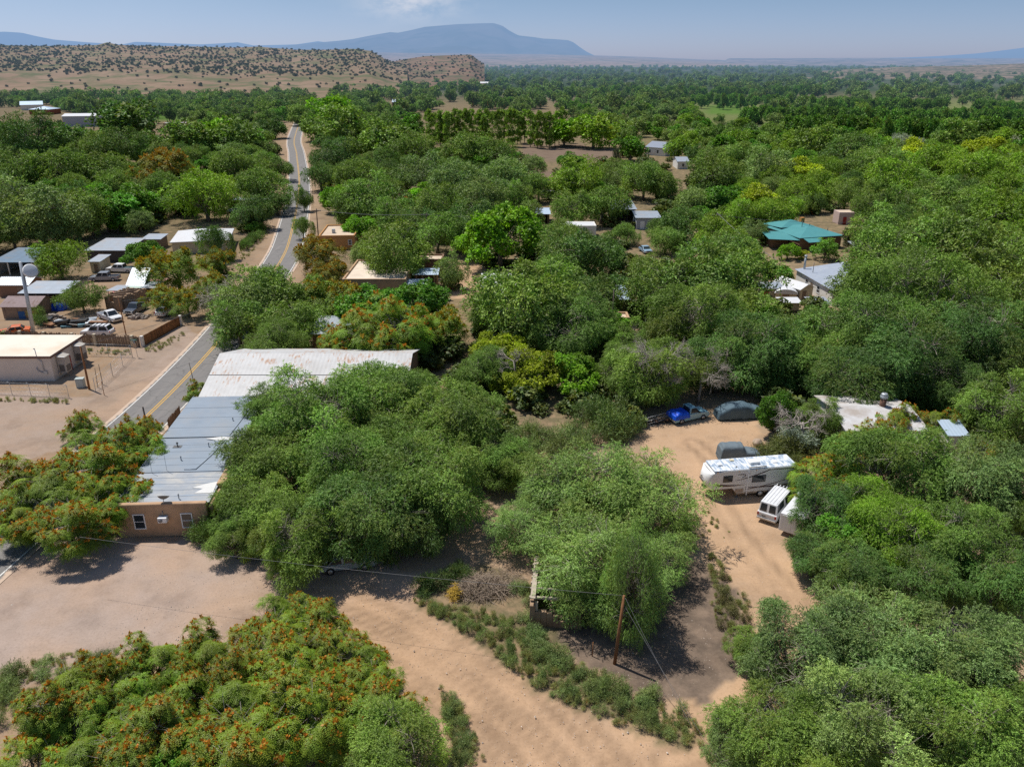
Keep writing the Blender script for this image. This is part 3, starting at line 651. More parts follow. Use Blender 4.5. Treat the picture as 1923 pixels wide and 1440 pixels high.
for i in range(5):
    rr = .52 * i / 4
    for j in range(16):
        a = 2 * math.pi * j / 16; pts.append((rr * math.cos(a), rr * math.sin(a) * .85, .28 * (rr / .52) ** 2))
sd.add(pts, [(i * 16 + j, i * 16 + (j + 1) % 16, (i + 1) * 16 + (j + 1) % 16, (i + 1) * 16 + j) for i in range(4) for j in range(16)], 0, True)
dish = empty('satellite_dish', (-35.4 + 4.35, 60.75 + .25, 3.42), R_(20), 'grey satellite dish on the front parapet of the adobe house', 'satellite dish')
o = sd.build('reflector', mat('dish_grey', (.20, .19, .185), .6, .1), dish); o.location = (0, 0, .42); o.rotation_euler = (R_(-35), R_(10), 0)
v = MB(); v.tube([(0, 0, 0), (0, 0, .42)], .03, 6); v.tube([(0, -.3, .3), (.15, .3, .95)], .015, 5); v.build('mast', GREYMETAL, dish)
# ---- barn with the white rusty roof
root, W = house('barn', 'long barn with a bleached white corrugated roof streaked with rust', (-36.1, 84.2), (-12.8, 84.2), 16.6, 3.7, BROWNWALL, BARNROOF, 'gablex', 2.4, ov=.4)
v = MB()
for i in range(2): pass
v.box(-.38, W + .38, 4.0, 4.05, 4.92, 4.97); v.build('seam', mat('seam_dark', (.4, .37, .35), .6, .1), root)
# ---- cream flat roofed building with two coolers
root, W = house('cream_building', 'cream stucco flat-roofed building with brown eaves trim and wall coolers behind chain link', (-77, 98.3), (-61.5, 98.3), 8.4, 3.62, CREAM, CREAMROOF, 'flat', parapet=.1, wins=(), doors=())
v = MB(); v.box(-.22, W + .2, -.2, .14, 3.44, 3.6); v.box(-.22, W + .2, 8.26, 8.6, 3.44, 3.6); v.box(W - .14, W + .2, .14, 8.26, 3.44, 3.6); v.box(-.22, W + .2, -.24, -.2, 3.34, 3.56); v.box(W + .2, W + .24, -.24, 8.6, 3.34, 3.56); v.build('trim', TRIM, root)
v = MB(); v.box(-.2, W + .19, -.19, 8.59, 3.601, 3.67); v.build('roof_edge', CREAMROOF, root)
door(root, 4.1, .95, 2.05, REDP, side='r', W=W)
for y0 in (1.2, 5.6):
    v = MB(); v.box(W + .05, W + 1.15, y0, y0 + 1.3, .75, 2.95); v.prism([(W + .05, 2.96), (W + 1.25, 2.96), (W + .05, 3.3)], y0 - .05, y0 + 1.35); o = v.build('wall_cooler', mat('cooler_grey', (.40, .37, .33), .7, .12, 2), root, bevel=.03)
    g = MB(); g.box(W + 1.15, W + 1.18, y0 + .15, y0 + 1.15, .9, 1.75); g.box(W + .25, W + .95, y0 - .03, y0 - .002, .95, 1.9); g.build('louvre', mat('louvre_dark', (.13, .12, .11), .8, .1), o)
    g = MB(); g.box(W + .3, W + 1.3, y0 - .2, y0 - .06, 3.05, 3.1); g.build('bracket', WHITE_TRIM, o)
v = MB(); v.tube([(W - 1.1, -.12, 1.55), (W - 1.15, -.12, 2.9), (W - 1.6, -.14, 3.3), (W - 1.65, -.14, 4.7)], .05, 6); v.tube([(W - 1.65, -.14, 4.7), (W - 1.8, -.2, 4.72)], .07, 6); v.tube([(W - 2.0, -.12, 2.0), (W - 1.9, -.14, 1.5), (W - 1.0, -.12, 1.25)], .06, 6); v.box(W - 1.2, W - .75, -.16, -.002, 1.05, 1.55); v.build('electric_mast', GREYMETAL, root)
# ---- houses and sheds left of the road
house('hip_roof_house', 'small house with a bright white hipped metal roof beside the road', gp(322, 455, 2.8), gp(428, 450, 2.8), 12.5, 2.8, SHEDWALL, WHITEMETAL, 'hip', 1.5, wins=((10, 1.0, .9, 1.1),), cat='house')
root, W = house('maroon_building', 'dark maroon boarded building with a rusty metal porch roof', gp(432, 411), gp(497, 411), 9, 5.0, MAROON, SILVER, 'shedb', .6, wins=())
v = MB(); v.slab([(.5, -3.4, 2.6), (W + .2, -3.4, 2.6), (W + .2, -.02, 3.1), (.5, -.02, 3.1)], .08); v.build('porch_roof', OLDMETAL, root)
v = MB()
for i in range(4): v.box(.7 + i * (W - 1) / 3, .85 + i * (W - 1) / 3, -3.2, -3.05, 0, 2.55)
v.build('porch_post', WOOD, root)
window(root, W * .55, 1.0, 1.2, 1.2)
roofbox('metal_shed', 'long dark shed under a blue-grey lean-to roof behind the parked trucks', 162, 234, 470, 448, 2.6, DARKWALL, SILVER, 'shedf', .5, cat='shed', doors=((3, 1.2, 2, WOOD),))
roofbox('small_shed', 'small tan shed with a slanted silver roof in the yard corner', 168, 186, 491, 479, 2.3, SHEDWALL, SILVER, 'shedf', .3, cat='shed', doors=((1.1, .8, 1.7, WOOD),))
roofbox('garden_shed', 'low wooden shed with a grey metal roof behind the rounded tree', 268, 300, 449, 440, 2.3, WOOD, SILVER, 'shedf', .3, cat='shed', doors=((1.5, .9, 1.8, DARKWALL),))
root, W = roofbox('porch_house', 'house with a dark blue metal porch roof shaded by trees', -14, 62, 492, 466, 2.8, WHITEWALL, DARKMETAL, 'shedf', .7, cat='house', open_front=True)
roofbox('gable_shed', 'brown shed with a shallow pale metal gable roof by the floodlight pole', -6, 52, 534, 520, 2.4, BROWNWALL, SILVER, 'gablex', .8, cat='shed', doors=((4, 1, 1.9, WOOD),))
roofbox('open_carport', 'open carport with a broad silver metal roof over stacked lumber', 38, 116, 550, 529, 2.9, WOOD, SILVER, 'shedf', .5, cat='carport', open_front=True)
root, W = roofbox('rusty_shed', 'weathered plank shed with a rusty purple-brown roof and blue door', 2, 66, 575, 556, 2.2, WOOD, RUSTMETAL, 'gablex', .9, cat='shed', doors=((3.1, 1.1, 1.3, mat('blue_door', (.02, .09, .25), .7, .1)),))
v = MB(); v.box(3.9, 6.0, -.06, -.002, .2, 1.5); v.build('shutter', mat('ochre_board', (.32, .2, .09), .9, .2, 4), root)
def ruin(name, label, A, B, D, h, seed, t=.4, doorw=1.0):
    rr = random.Random(seed); A = Vector((*A, 0)); B = Vector((*B, 0)); u = B - A; W = u.length
    root = empty(name, A, math.atan2(u.y, u.x), label, 'ruin')
    def wall(p, q, gaps=()):
        m = MB(); L_ = math.hypot(q[0] - p[0], q[1] - p[1]); n = max(3, int(L_ / .45)); ux, uy = (q[0] - p[0]) / L_, (q[1] - p[1]) / L_
        for i in range(n):
            a, b = L_ * i / n, L_ * (i + 1) / n
            if any(g0 < (a + b) / 2 < g1 for g0, g1 in gaps): hh = h * .55
            else: hh = h * rr.uniform(.82, 1.04)
            c = [(p[0] + ux * s - uy * o, p[1] + uy * s + ux * o) for s, o in ((a, 0), (b, 0), (b, t), (a, t))]
            m.add([(*k, 0) for k in c] + [(*k, hh + rr.uniform(-.05, .05)) for k in c], [(3, 2, 1, 0), (4, 5, 6, 7), (0, 1, 5, 4), (1, 2, 6, 5), (2, 3, 7, 6), (3, 0, 4, 7)])
        m.build('wall', ADOBE3, root, bevel=.04)
    wall((0, 0), (W, 0), ((W * .25, W * .25 + doorw),)); wall((W, 0), (W, D)); wall((W, D), (0, D), ((1, 2),)); wall((0, D), (0, 0))
    return root, W
root, W = ruin('adobe_ruin', 'roofless brown adobe ruin beside the tree in the junk yard', gp(200, 582), gp(233, 586), 6, 2.7, 3)
m = MB()
for i in range(5): m.tube([(.2, .8 + i * .9, 2.6), (W - .1, .9 + i * 1.0, 2.45)], .09, 6)
m.build('roof_beam', WOOD, root)
scrap = empty('scrap_roofing', (*gp(198, 546, 1.6), 0), 0, 'patchwork of flat red, green and silver roofing sheets behind the ruin', 'roofing sheets')
for i, (x0, x1, y0, y1, z, mm) in enumerate(((0, 3.4, 0, 3.5, 1.6, SILVER), (3.0, 6.2, 1.2, 5.5, 1.75, mat('pale_green_sheet', (.40, .50, .44), .6, .1)), (1.0, 4.2, -1.2, .3, 1.45, mat('red_sheet', (.42, .13, .12), .7, .15)), (4.5, 7.8, 5.2, 8.0, 1.6, mat('pink_sheet', (.45, .20, .2), .7, .15)), (5.8, 8.6, .6, 4.8, 1.9, SILVER))):
    m = MB(); m.slab([(x0, y0, z), (x1, y0, z + .05), (x1 + .6, y1, z + .15), (x0 + .5, y1, z + .1)], .05)
    for a, b in ((x0 + .3, y0 + .3), (x1 - .1, y0 + .3), (x0 + .8, y1 - .3), (x1 + .2, y1 - .3)): m.box(a - .06, a + .06, b - .06, b + .06, 0, z - .02)
    m.build('sheet', mm, scrap)
lean = roofbox('tin_lean_to', 'steep silver tin lean-to tucked behind the orange-topped trees', 240, 268, 534, 506, 2.0, WOOD, SILVER, 'shedf', 2.0, cat='lean-to')
# ---- right of the road, behind the barn
root, W = house('orange_adobe_house', 'orange plastered adobe house with a tan flat roof near the road', gp(600, 470), gp(668, 469), 13, 3.3, ADOBE2, TANROOF, 'flat', cat='house', wins=((W * 0 + 7.0, 1.2, .7, 1.0),))
m = MB(); m.box(2.5, 3.2, 4, 4.7, 3.0, 3.9); m.box(6.5, 7.2, 8, 8.8, 3.0, 3.7); m.build('roof_vent', GREYMETAL, root)
root, W = roofbox('tan_house', 'sprawling house with a pale tan flat roof half hidden by a grey-green tree', 642, 762, 524, 487, 3.3, ADOBE, TANROOF2, 'flat', cat='house', wins=((12, 1.1, .9, 1.1), (5, 1.1, .9, 1.1)))
for x0, x1, yf, yb in ((668, 694, 533, 523), (766, 797, 534, 526)): pass
roofbox('brown_annex', 'brown walled block with a tan flat roof right of the tan house', 774, 831, 487, 477, 3.7, BROWNWALL, TANROOF, 'flat', cat='building', wins=((4.5, 1.4, .8, .9),))
roofbox('blue_porch', 'bright blue-white metal porch roof below the brown block', 778, 820, 515, 505, 2.6, ADOBE, mat('pale_blue_metal', (.45, .55, .66), .45, .08, 1, metal=.2, corr=(0, .4)), 'shedf', .4, cat='porch', open_front=True)
roofbox('low_porch', 'lower pale blue metal porch roof under the feathery tree', 765, 797, 534, 527, 2.2, ADOBE, mat('pale_blue_metal', (.45, .55, .66)), 'shedf', .3, cat='porch', open_front=True)
roofbox('west_porch', 'short pale blue porch roof on the left side of the tan house', 668, 694, 532, 523, 2.3, ADOBE, mat('pale_blue_metal', (.45, .55, .66)), 'shedf', .3, cat='porch', open_front=True)
roofbox('barn_wing', 'blue-grey metal roofed outbuilding behind the barn among orange-topped trees', 586, 682, 626, 595, 3.2, BROWNWALL, SILVER, 'shedf', .6, cat='outbuilding', wins=((4, 1, .9, .9),))
roofbox('rear_shed', 'low shed with a shaded blue metal roof close behind the barn ridge', 694, 742, 665, 655, 3.0, WOOD, DARKMETAL, 'shedf', .4, cat='shed', doors=((2, 1, 1.9, WOOD),))
roofbox('silver_roof_house', 'white house with a silver roof glimpsed through the airy tree', 905, 1003, 538, 515, 3.0, WHITEWALL, WHITEMETAL, 'shedf', .7, cat='house', wins=((5, 1, .9, 1.1),))
roofbox('tan_wall_house', 'narrow tan adobe house standing between dark trees', 1150, 1183, 596, 585, 3.2, ADOBE, TANROOF, 'flat', cat='house', doors=((2.1, .9, 2, DARKWALL),))
roofbox('blue_lean_to', 'blue metal lean-to roof above the tan adobe house', 1150, 1180, 562, 537, 2.5, WOOD, mat('pale_blue_metal', (.45, .55, .66)), 'shedf', .5, cat='lean-to')
roofbox('open_workshop', 'open-fronted dark workshop with a blue-grey metal roof', 1150, 1194, 393, 376, 3.4, DARKWALL, SILVER, 'shedf', .6, cat='workshop', open_front=True)
roofbox('workshop_wing', 'grey walled workshop wing with a sagging metal roof', 1196, 1240, 409, 397, 3.0, GREYWALL, SILVER, 'shedf', .5, cat='workshop', doors=((1.5, 1.1, 2.1, WHITE_TRIM),))
roofbox('mobile_home', 'long white mobile home with clutter on its roof', 1058, 1120, 424, 416, 3.0, WHITEWALL, WHITEMETAL, 'flat', cat='mobile home', parapet=.05, wins=((2, 1.2, .9, .7), (5, 1.2, .9, .7)))
roofbox('blue_canopy', 'square blue-white canopy roof left of the yellow-tinged tree', 1008, 1032, 402, 391, 2.6, WOOD, mat('pale_blue_metal', (.45, .55, .66)), 'shedf', .3, cat='canopy', open_front=True)
# ---- teal roofed house
root, W = house('teal_roof_house', 'brown house with a wide teal metal hipped roof', gp(1503, 447, 2.9), gp(1581, 442, 2.9), 13.5, 2.9, BROWNWALL, TEAL, 'hip', 1.25, cat='house', wins=((6.5, 1.0, 1.1, 1.1),))
m = MB(); m.slab([(-6.3, 2.6, 2.5), (-.4, -.6, 2.5), (-.4, 6.5, 3.1), (-4.6, 9.0, 3.1)], .08); m.slab([(.6, -2.6, 2.35), (4.8, -2.6, 2.35), (4.8, -.4, 2.8), (.6, -.4, 2.8)], .08)
q, p0 = (5.0, 11.5, 4.75), 2.95
for f in (((.5, 8.5, 3.55), (9.5, 8.5, 3.55), q), ((9.5, 8.5, 3.55), (9.5, 17, 3.0), q), ((9.5, 17, 3.0), (.5, 17, 3.0), q), ((.5, 17, 3.0), (.5, 8.5, 3.55), q)): m.add(f, [(0, 1, 2)])
m.build('roof', TEAL, root)
m = MB(); m.box(-4.4, -.5, 3.6, 8.2, 0, 2.45); m.build('wall', BROWNWALL, root); m = MB(); m.box(1.0, 9.0, 13.6, 16.6, 0, 2.95); m.build('wall', BROWNWALL, root)
m = MB(); m.box(7.8, 8.7, 11.4, 12.3, 3.8, 5.0); m.build('chimney', mat('orange_plaster', (.45, .2, .06), .9, .1), root)
for x, y, z, hh in ((4.6, 6.4, 4.0, 1.3), (7.0, 6.9, 4.0, .5), (9.6, 3.6, 3.4, .6)):
    m = MB(); m.tube([(x, y, z), (x, y, z + hh)], .07, 6); m.build('vent_pipe', mat('dark_vent', (.1, .1, .1)), root)
# ---- white house with the grey roof and its sheds
root, W = house('grey_roof_house', 'white house with a sloping grey-blue metal roof and tall steel flue', gp(1497, 506, 2.9), gp(1566, 545, 2.9), 13.5, 2.9, WHITEWALL, mat('grey_roof_metal', (.36, .40, .47), .45, .08, 1, metal=.2, corr=(0, .5), streak=((.45, .48, .52), 1, .3)), 'shedf', 1.6, cat='house', wins=((4.6, .9, 1.0, 1.3), (9.3, .9, 1.0, 1.2)), doors=((6.6, 1.0, 2.1, WOOD),))
m = MB(); m.tube([(.4, 1.2, 2.9), (.4, 1.2, 5.4)], .2, 10); m.tube([(.4, 1.2, 5.4), (.4, 1.2, 5.7)], .27, 10); m.build('flue', GREYMETAL, root)
m = MB(); m.tube([(3.4, 1.5, 3), (3.4, 1.5, 5.0)], .06, 6); m.tube([(3.0, 9.5, 4), (3.0, 9.5, 5.2)], .12, 8); m.build('vent_pipe', mat('dark_vent', (.1, .1, .1)), root)
roofbox('red_door_shed', 'small tan shed with a flat pale metal roof and red side door', 1432, 1470, 541, 531, 2.2, SHEDWALL, SILVER, 'shedf', .25, cat='shed', doors=((.8, .8, 1.7, REDP),))
house('white_gable_shed', 'tan shed with a bright white gabled metal roof, largest of the shed cluster', gp(1500, 566, 0), gp(1524, 562, 0), 6.2, 2.3, SHEDWALL, WHITEMETAL, 'gabley', .7, ov=.3, cat='shed', doors=((1.1, .9, 1.8, WOOD),))
av = empty('arched_shed', (*gp(1455, 566), 0), R_(-12), 'low shed with a white barrel-arched roof', 'shed')
m = MB(); m.box(0, 3.6, 0, 4.2, 0, 1.5); m.build('wall', SHEDWALL, av)
m = MB(); arc = [(1.8 - 2.0 * math.cos(math.pi * i / 10), 1.5 + .85 * math.sin(math.pi * i / 10)) for i in range(11)]
extr(m, arc, -.2, 4.4, 'y'); m.build('roof', WHITEMETAL, av)
m = MB(); m.box(1.2, 2.3, -.05, -.002, 0, 1.4); m.build('door', WOOD, av)
roofbox('low_white_shed', 'lowest flat white-roofed shed at the front of the cluster', 1468, 1502, 568, 560, 1.8, SHEDWALL, WHITEMETAL, 'shedf', .2, cat='shed', doors=((1, .8, 1.4, WOOD),))
roofbox('tin_awning', 'narrow tin awning at the right end of the shed cluster', 1524, 1556, 569, 559, 1.9, WOOD, SILVER, 'shedf', .2, cat='awning', open_front=True)
# ---- right hand side
root, W = roofbox('white_roof_house', 'house with a weathered white roof and a squat chimney among the trees', 1592, 1738, 806, 763, 3.3, WHITEWALL, mat('weathered_white_roof', (.54, .54, .55), .7, .1, .8, dirt=(.33, .28, .24), dirt_amt=.45), 'gablex', .7, cat='house', wins=((3, 1, .9, 1.1), (6, 1, .9, 1.1)))
m = MB(); m.tube([(5.6, 4.6, 3.6), (5.6, 4.6, 5.0)], .34, 10, 0); o = m.build('chimney', mat('brick_brown', (.2, .11, .08), .9, .2, 6), root)
m = MB(); m.tube([(5.6, 4.6, 5.0), (5.6, 4.6, 5.3)], .42, 12); m.tube([(5.6, 4.6, 5.3), (5.6, 4.6, 5.55)], [.42, .3], 12); m.build('cap', GREYMETAL, o)
roofbox('blue_roof_annex', 'small annex with a bluish metal roof right of the chimney house', 1784, 1814, 815, 792, 2.8, WHITEWALL, mat('pale_blue_metal', (.45, .55, .66)), 'shedf', .5, cat='annex')
roofbox('pink_shed', 'pale pink shed with a dark red door beyond the teal roof', 1577, 1606, 399, 394, 3.2, PINKWALL, TANROOF, 'flat', cat='shed', doors=((1.6, .9, 2.0, REDP),), parapet=.1)
roofbox('grey_awning', 'small grey metal awning peeking out right of the conical evergreen', 1605, 1630, 461, 454, 2.4, WOOD, SILVER, 'shedf', .2, cat='awning', open_front=True)
house('grey_cottage', 'small white cottage with a grey shingled gable roof by the bare field', gp(1212, 291), gp(1249, 294), 12, 3.6, WHITEWALL, SHINGLE, 'gablex', 2.0, cat='house', wins=((2.2, 1.2, 1.0, 1.2), (6.2, 1.2, 1.0, 1.2)))
house('white_bungalow', 'tiny white bungalow beside the pale track past the cottage', gp(1272, 318), gp(1292, 318), 10, 3.0, WHITEWALL, SILVER, 'gablex', 1.2, cat='house', wins=((2.2, 1.0, .9, 1.1),))
house('grey_hall', 'long grey metal hall with a low white roof at the valley edge', gp(120, 239), gp(192, 238), 16, 6.6, GREYWALL, WHITEMETAL, 'gablex', 1.2, cat='hall', wins=((18, 4.2, 1.4, 1.2),))
house('tan_block', 'flat tan brick block with a white roof and yard before it', gp(308, 245), gp(352, 244), 10, 4.2, mat('tan_brick', (.38, .24, .17), .9, .08, 3), WHITEMETAL, 'flat', cat='building', wins=((5, 1.5, 1.2, 1.3), (10, 1.5, 1.2, 1.3)))
house('red_brick_building', 'low red-brown building with a pale blue metal roof', gp(56, 216), gp(95, 216), 16, 4.0, mat('red_brick', (.24, .09, .06), .9, .1, 3), mat('pale_blue_metal', (.45, .55, .66)), 'hip', 2.0, cat='building', wins=((5, 1.4, 1.2, 1.2),))
house('blue_roof_hall', 'pale blue-roofed hall behind the red-brown building', gp(40, 208), gp(82, 207), 20, 4.5, WHITEWALL, mat('pale_blue_metal', (.45, .55, .66)), 'gablex', 2.5, cat='hall')
house('roadside_barn', 'small blue-roofed barn among far trees right of the road', gp(737, 203), gp(750, 203), 12, 5, DARKWALL, mat('pale_blue_metal', (.45, .55, .66)), 'gablex', 2.0, cat='barn')
house('white_farm_shed', 'white farm shed alone beyond the orchard rows', gp(1548, 166), gp(1568, 166), 14, 5, WHITEWALL, WHITEMETAL, 'gablex', 1.5, cat='shed')
house('valley_house', 'white house with a pale roof in the far mid valley', gp(893, 162), gp(920, 162), 14, 4.5, WHITEWALL, WHITEMETAL, 'gablex', 2.0, cat='house')
house('roadside_house', 'white house seen beside the far end of the road', gp(648, 152), gp(668, 152), 14, 4.5, WHITEWALL, WHITEMETAL, 'gablex', 2.0, cat='house')
house('hamlet_house', 'low tan house left of the far white roadside house', gp(624, 158), gp(646, 158), 14, 4.5, PINKWALL, SILVER, 'gablex', 2.0, cat='house')
house('trailer_house', 'white trailer house beyond the green field at the valley edge', gp(288, 186), gp(306, 186), 8, 4.0, WHITEWALL, DARKMETAL, 'gablex', 1.2, cat='house')
# ------------------------------------------------------------------ vehicles
TYRE = mat('tyre_rubber', (.022, .022, .022), .9, .2, 8)
RIM = mat('rim_metal', (.48, .48, .47), .4, .1, 6, metal=.5)
LAMP_R = mat('tail_lamp', (.35, .015, .01), .3, .05)
LAMP_W = mat('head_lamp', (.7, .68, .6), .2, .05)
CHROME = mat('bumper_metal', (.45, .45, .46), .3, .1, 3, metal=.6)
def paint(nm, rgb, dirt=.12): return mat(nm, rgb, .32, .04, 1.2, dirt=tuple(x * .6 + .06 for x in rgb), dirt_amt=dirt, spec=.5)
PW = paint('white_car_paint', (.68, .69, .71)); PB = paint('light_blue_paint', (.22, .44, .55), .3); PD = paint('dark_navy_paint', (.045, .06, .09)); PG = paint('grey_car_paint', (.22, .24, .28)); PO = paint('orange_car_paint', (.58, .13, .02), .2)
def wheel(root, x, y, r=.36, wd=.24):
    m = MB(); m.cyl((x, y, r), (0, 1, 0), r, wd, 18); o = m.build('wheel', TYRE, root, bevel=.03)
    m = MB(); s = 1 if y > 0 else -1; m.cyl((x, y + s * wd * .42, r), (0, 1, 0), r * .6, wd * .3, 14); m.build('rim', RIM, o); return o
def panes(root, quad, name, m, shrink=.84, off=.012):
    """A glass panel lying just proud of the four-cornered face quad."""
    q = [Vector(p) for p in quad]; c = sum(q, Vector()) / 4; n = (q[1] - q[0]).cross(q[2] - q[1]).normalized()
    if n.dot(c - Vector((c.x * .2, 0, .9))) < 0: n = -n
    k = [c + (p - c) * shrink + n * off for p in q]; b = [p - n * .03 for p in k]
    mb = MB(); mb.add(k + b, [(0, 1, 2, 3), (7, 6, 5, 4), (0, 4, 5, 1), (1, 5, 6, 2), (2, 6, 7, 3), (3, 7, 4, 0)]); return mb.build(name, m, root)
def car(kind, px, py, heading, pm, name, label, L_=5.0, bed=None, rack=False, group=None, cat=None, pos=None):
    """Built facing +x with its middle at the origin."""
    x, y = pos or gp(px, py); root = empty(name, (x, y, 0), R_(heading), label, cat or {'pickup': 'pickup truck', 'suv': 'car', 'van': 'van', 'sedan': 'car'}[kind], group)
    hl = L_ / 2; hw = .92; gc = .32
    belt = {'pickup': 1.06, 'suv': 1.05, 'van': 1.15, 'sedan': .92}[kind]; top = {'pickup': 1.78, 'suv': 1.78, 'van': 2.1, 'sedan': 1.42}[kind]
    b = MB()
    hood = {'pickup': 1.02, 'suv': 1.0, 'van': 1.1, 'sedan': .86}[kind]
    cab0 = {'pickup': -.35, 'suv': -hl + .18, 'van': -hl + .1, 'sedan': -hl + .75}[kind]; cab1 = {'pickup': hl - 1.25, 'suv': hl - 1.2, 'van': hl - .75, 'sedan': hl - 1.35}[kind]
    if kind == 'pickup' and bed == 'crew': cab0 = -.95
    if kind == 'pickup':
        b.prism([(cab0, gc), (hl - .06, gc + .06), (hl, gc + .35), (hl - .08, hood - .14), (hl - .2, hood - .04), (cab1, belt), (cab0, belt)], -hw, hw)
        z1 = belt; t = .07
        b.box(-hl, cab0 - .002, -hw, hw, gc, .62); b.box(-hl, cab0 - .002, -hw, -hw + t, .622, z1); b.box(-hl, cab0 - .002, hw - t, hw, .622, z1); b.box(-hl, -hl + t, -hw + t, hw - t, .622, z1)
    else:
        b.prism([(-hl + .02, gc + .1), (hl - .06, gc), (hl, gc + .3), (hl - .06, hood - .14), (hl - .18, hood - .03), (cab1, belt), (cab0 - .02, belt), (-hl, belt - .1 if kind != 'sedan' else belt - .12)], -hw, hw)
    b.build('body', pm, root, bevel=.06)
    s0 = {'pickup': .1, 'suv': .28, 'van': .14, 'sedan': .55}[kind]; s1 = {'pickup': .62, 'suv': .6, 'van': .72, 'sedan': .72}[kind]; tw = .74 if kind != 'van' else .78
    bq = [(cab0, -.86, belt), (cab1, -.86, belt), (cab1, .86, belt), (cab0, .86, belt)]; tq = [(cab0 + s0, -tw, top), (cab1 - s1, -tw, top), (cab1 - s1, tw, top), (cab0 + s0, tw, top)]
    c = MB(); c.add(bq + tq, [(3, 2, 1, 0), (4, 5, 6, 7), (0, 1, 5, 4), (1, 2, 6, 5), (2, 3, 7, 6), (3, 0, 4, 7)]); c.build('cabin', pm, root, bevel=.05)
    panes(root, (bq[1], bq[2], tq[2], tq[1]), 'windscreen', GLASS, .86); panes(root, (bq[3], bq[0], tq[0], tq[3]), 'rear_window', GLASS, .8)
    for (a, bb, cc, d) in ((bq[0], bq[1], tq[1], tq[0]), (bq[3], bq[2], tq[2], tq[3])):
        a, bb, cc, d = map(Vector, (a, bb, cc, d)); n = 2 if (kind in ('suv', 'van', 'sedan') or bed == 'crew') else 1
        for i in range(n): panes(root, (a.lerp(bb, i / n), a.lerp(bb, (i + 1) / n), d.lerp(cc, (i + 1) / n), d.lerp(cc, i / n)), 'side_window', GLASS, .8)
    for xx in (-hl + .95, hl - .9):
        for yy in (-.84, .84): wheel(root, xx, yy)
    m = MB(); m.box(hl - .02, hl + .1, -.88, .88, .40, .60); m.build('bumper', CHROME, root, bevel=.02); m = MB(); m.box(-hl - .1, -hl + .02, -.88, .88, .42, .60); m.build('bumper', CHROME, root, bevel=.02)
    m = MB(); m.box(hl - .05, hl + .035, -.45, .45, .64, .84); m.build('grille', mat('grille_dark', (.05, .05, .05), .5, .2), root)
    for s in (-1, 1):
        m = MB(); m.box(hl - .06, hl + .03, s * .66 - .14, s * .66 + .14, .66, .84); m.build('headlight', LAMP_W, root)
        zt = .95 if kind in ('van', 'suv') else .85; m = MB(); m.box(-hl - .025, -hl + .05, s * .82 - .08, s * .82 + .08, zt - .18, zt + .1); m.build('tail_light', LAMP_R, root)
        m = MB(); m.box(cab1 - .35, cab1 - .2, s * .98 - .1, s * .98 + .1, belt + .03, belt + .2); m.build('mirror', pm if kind != 'pickup' else BLACKP, root, bevel=.02)
    if rack:
        m = MB()
        for i in range(3): xx = cab0 + s0 + .4 + i * .75; m.box(xx, xx + .06, -tw - .02, tw + .02, top + .03, top + .09)
        for s in (-1, 1): m.box(cab0 + s0 + .2, cab1 - s1 - .1, s * (tw - .05) - .02, s * (tw - .05) + .02, top + .0, top + .055)
        m.build('roof_rack', BLACKP, root)
    return root
car('pickup', 208, 601, -38, PW, 'pickup_truck', 'white pickup with its hood towards the road, beside the dark junk pile', L_=5.2)
car('pickup', 257, 586, -97, PD, 'pickup_truck', 'dark pickup with amber lights parked nose-on below the orange-topped trees', L_=5.0)
car('suv', 316, 590, 78, PW, 'suv', 'white sport utility car parked tail-on at the end of the plank gate', L_=4.7)
car('suv', 185, 630, 178, PW, 'suv', 'white wagon with a roof rack close behind the stick fence', L_=4.7, rack=True)
o = car('pickup', 228, 511, 176, PW, 'pickup_truck', 'cream crew-cab pickup with a dark bed in the upper yard', L_=5.6, bed='crew')
m = MB(); m.box(-2.78, -1.0, -.86, .86, .64, 1.12); m.build('bed_load', paint('dark_teal_paint', (.07, .12, .14)), o)
car('pickup', 198, 527, 187, PG, 'pickup_truck', 'dusty grey-blue pickup parked below the cream pickup', L_=5.4, bed='crew')
car('sedan', 28, 628, 205, PO, 'orange_car', 'orange old car with a white roof behind the cream building', L_=4.6, cat='car')
tp = car('pickup', 0, 0, 24, PB, 'pickup_truck', 'light blue old pickup with a bright blue tarp over its bed', L_=4.9, pos=(21.15, 86.2))
def tarp(root, name, m, xs, hs, ws, base, seed, folds=.06, n=28, z0=.55):
    """A sheet draped over a form: cross sections at xs with heights hs and half-widths ws, hanging down to base."""
    rr = np.random.default_rng(seed); V = []; nx = len(xs)
    prof = [(-1.10, 0), (-1.06, .35), (-1.0, .72), (-.88, .93), (-.6, 1.0), (-.2, 1.03), (.2, 1.03), (.6, 1.0), (.88, .93), (1.0, .72), (1.06, .35), (1.10, 0)]
    pu = np.interp(np.linspace(0, 11, n), range(12), [p[0] for p in prof]); pz = np.interp(np.linspace(0, 11, n), range(12), [p[1] for p in prof])
    xf = np.linspace(0, nx - 1, nx * 5); X_ = np.interp(xf, range(nx), xs); H_ = np.interp(xf, range(nx), hs); W_ = np.interp(xf, range(nx), ws)
    for i in range(len(xf)):
        for j in range(n):
            edge = 1 - pz[j]; f = math.sin(xf[i] * 5.1 + j * .3) * .5 + math.sin(xf[i] * 11.3 + 2) * .5
            V.append((X_[i] + rr.normal(0, .015), pu[j] * W_[i] * (1 + folds * f * edge), base + (H_[i] - base) * pz[j] + rr.normal(0, .012) + folds * .5 * f * (pz[j] > .9)))
    k = len(xf); Fq = [(i * n + j, i * n + j + 1, (i + 1) * n + j + 1, (i + 1) * n + j) for i in range(k - 1) for j in range(n - 1)]
    mb = MB(); mb.add(V, Fq, 0, True)
    for r0 in (0, (k - 1) * n): mb.add([V[r0 + j] for j in range(n)], [tuple(range(n))])
    return mb.build(name, m, root)
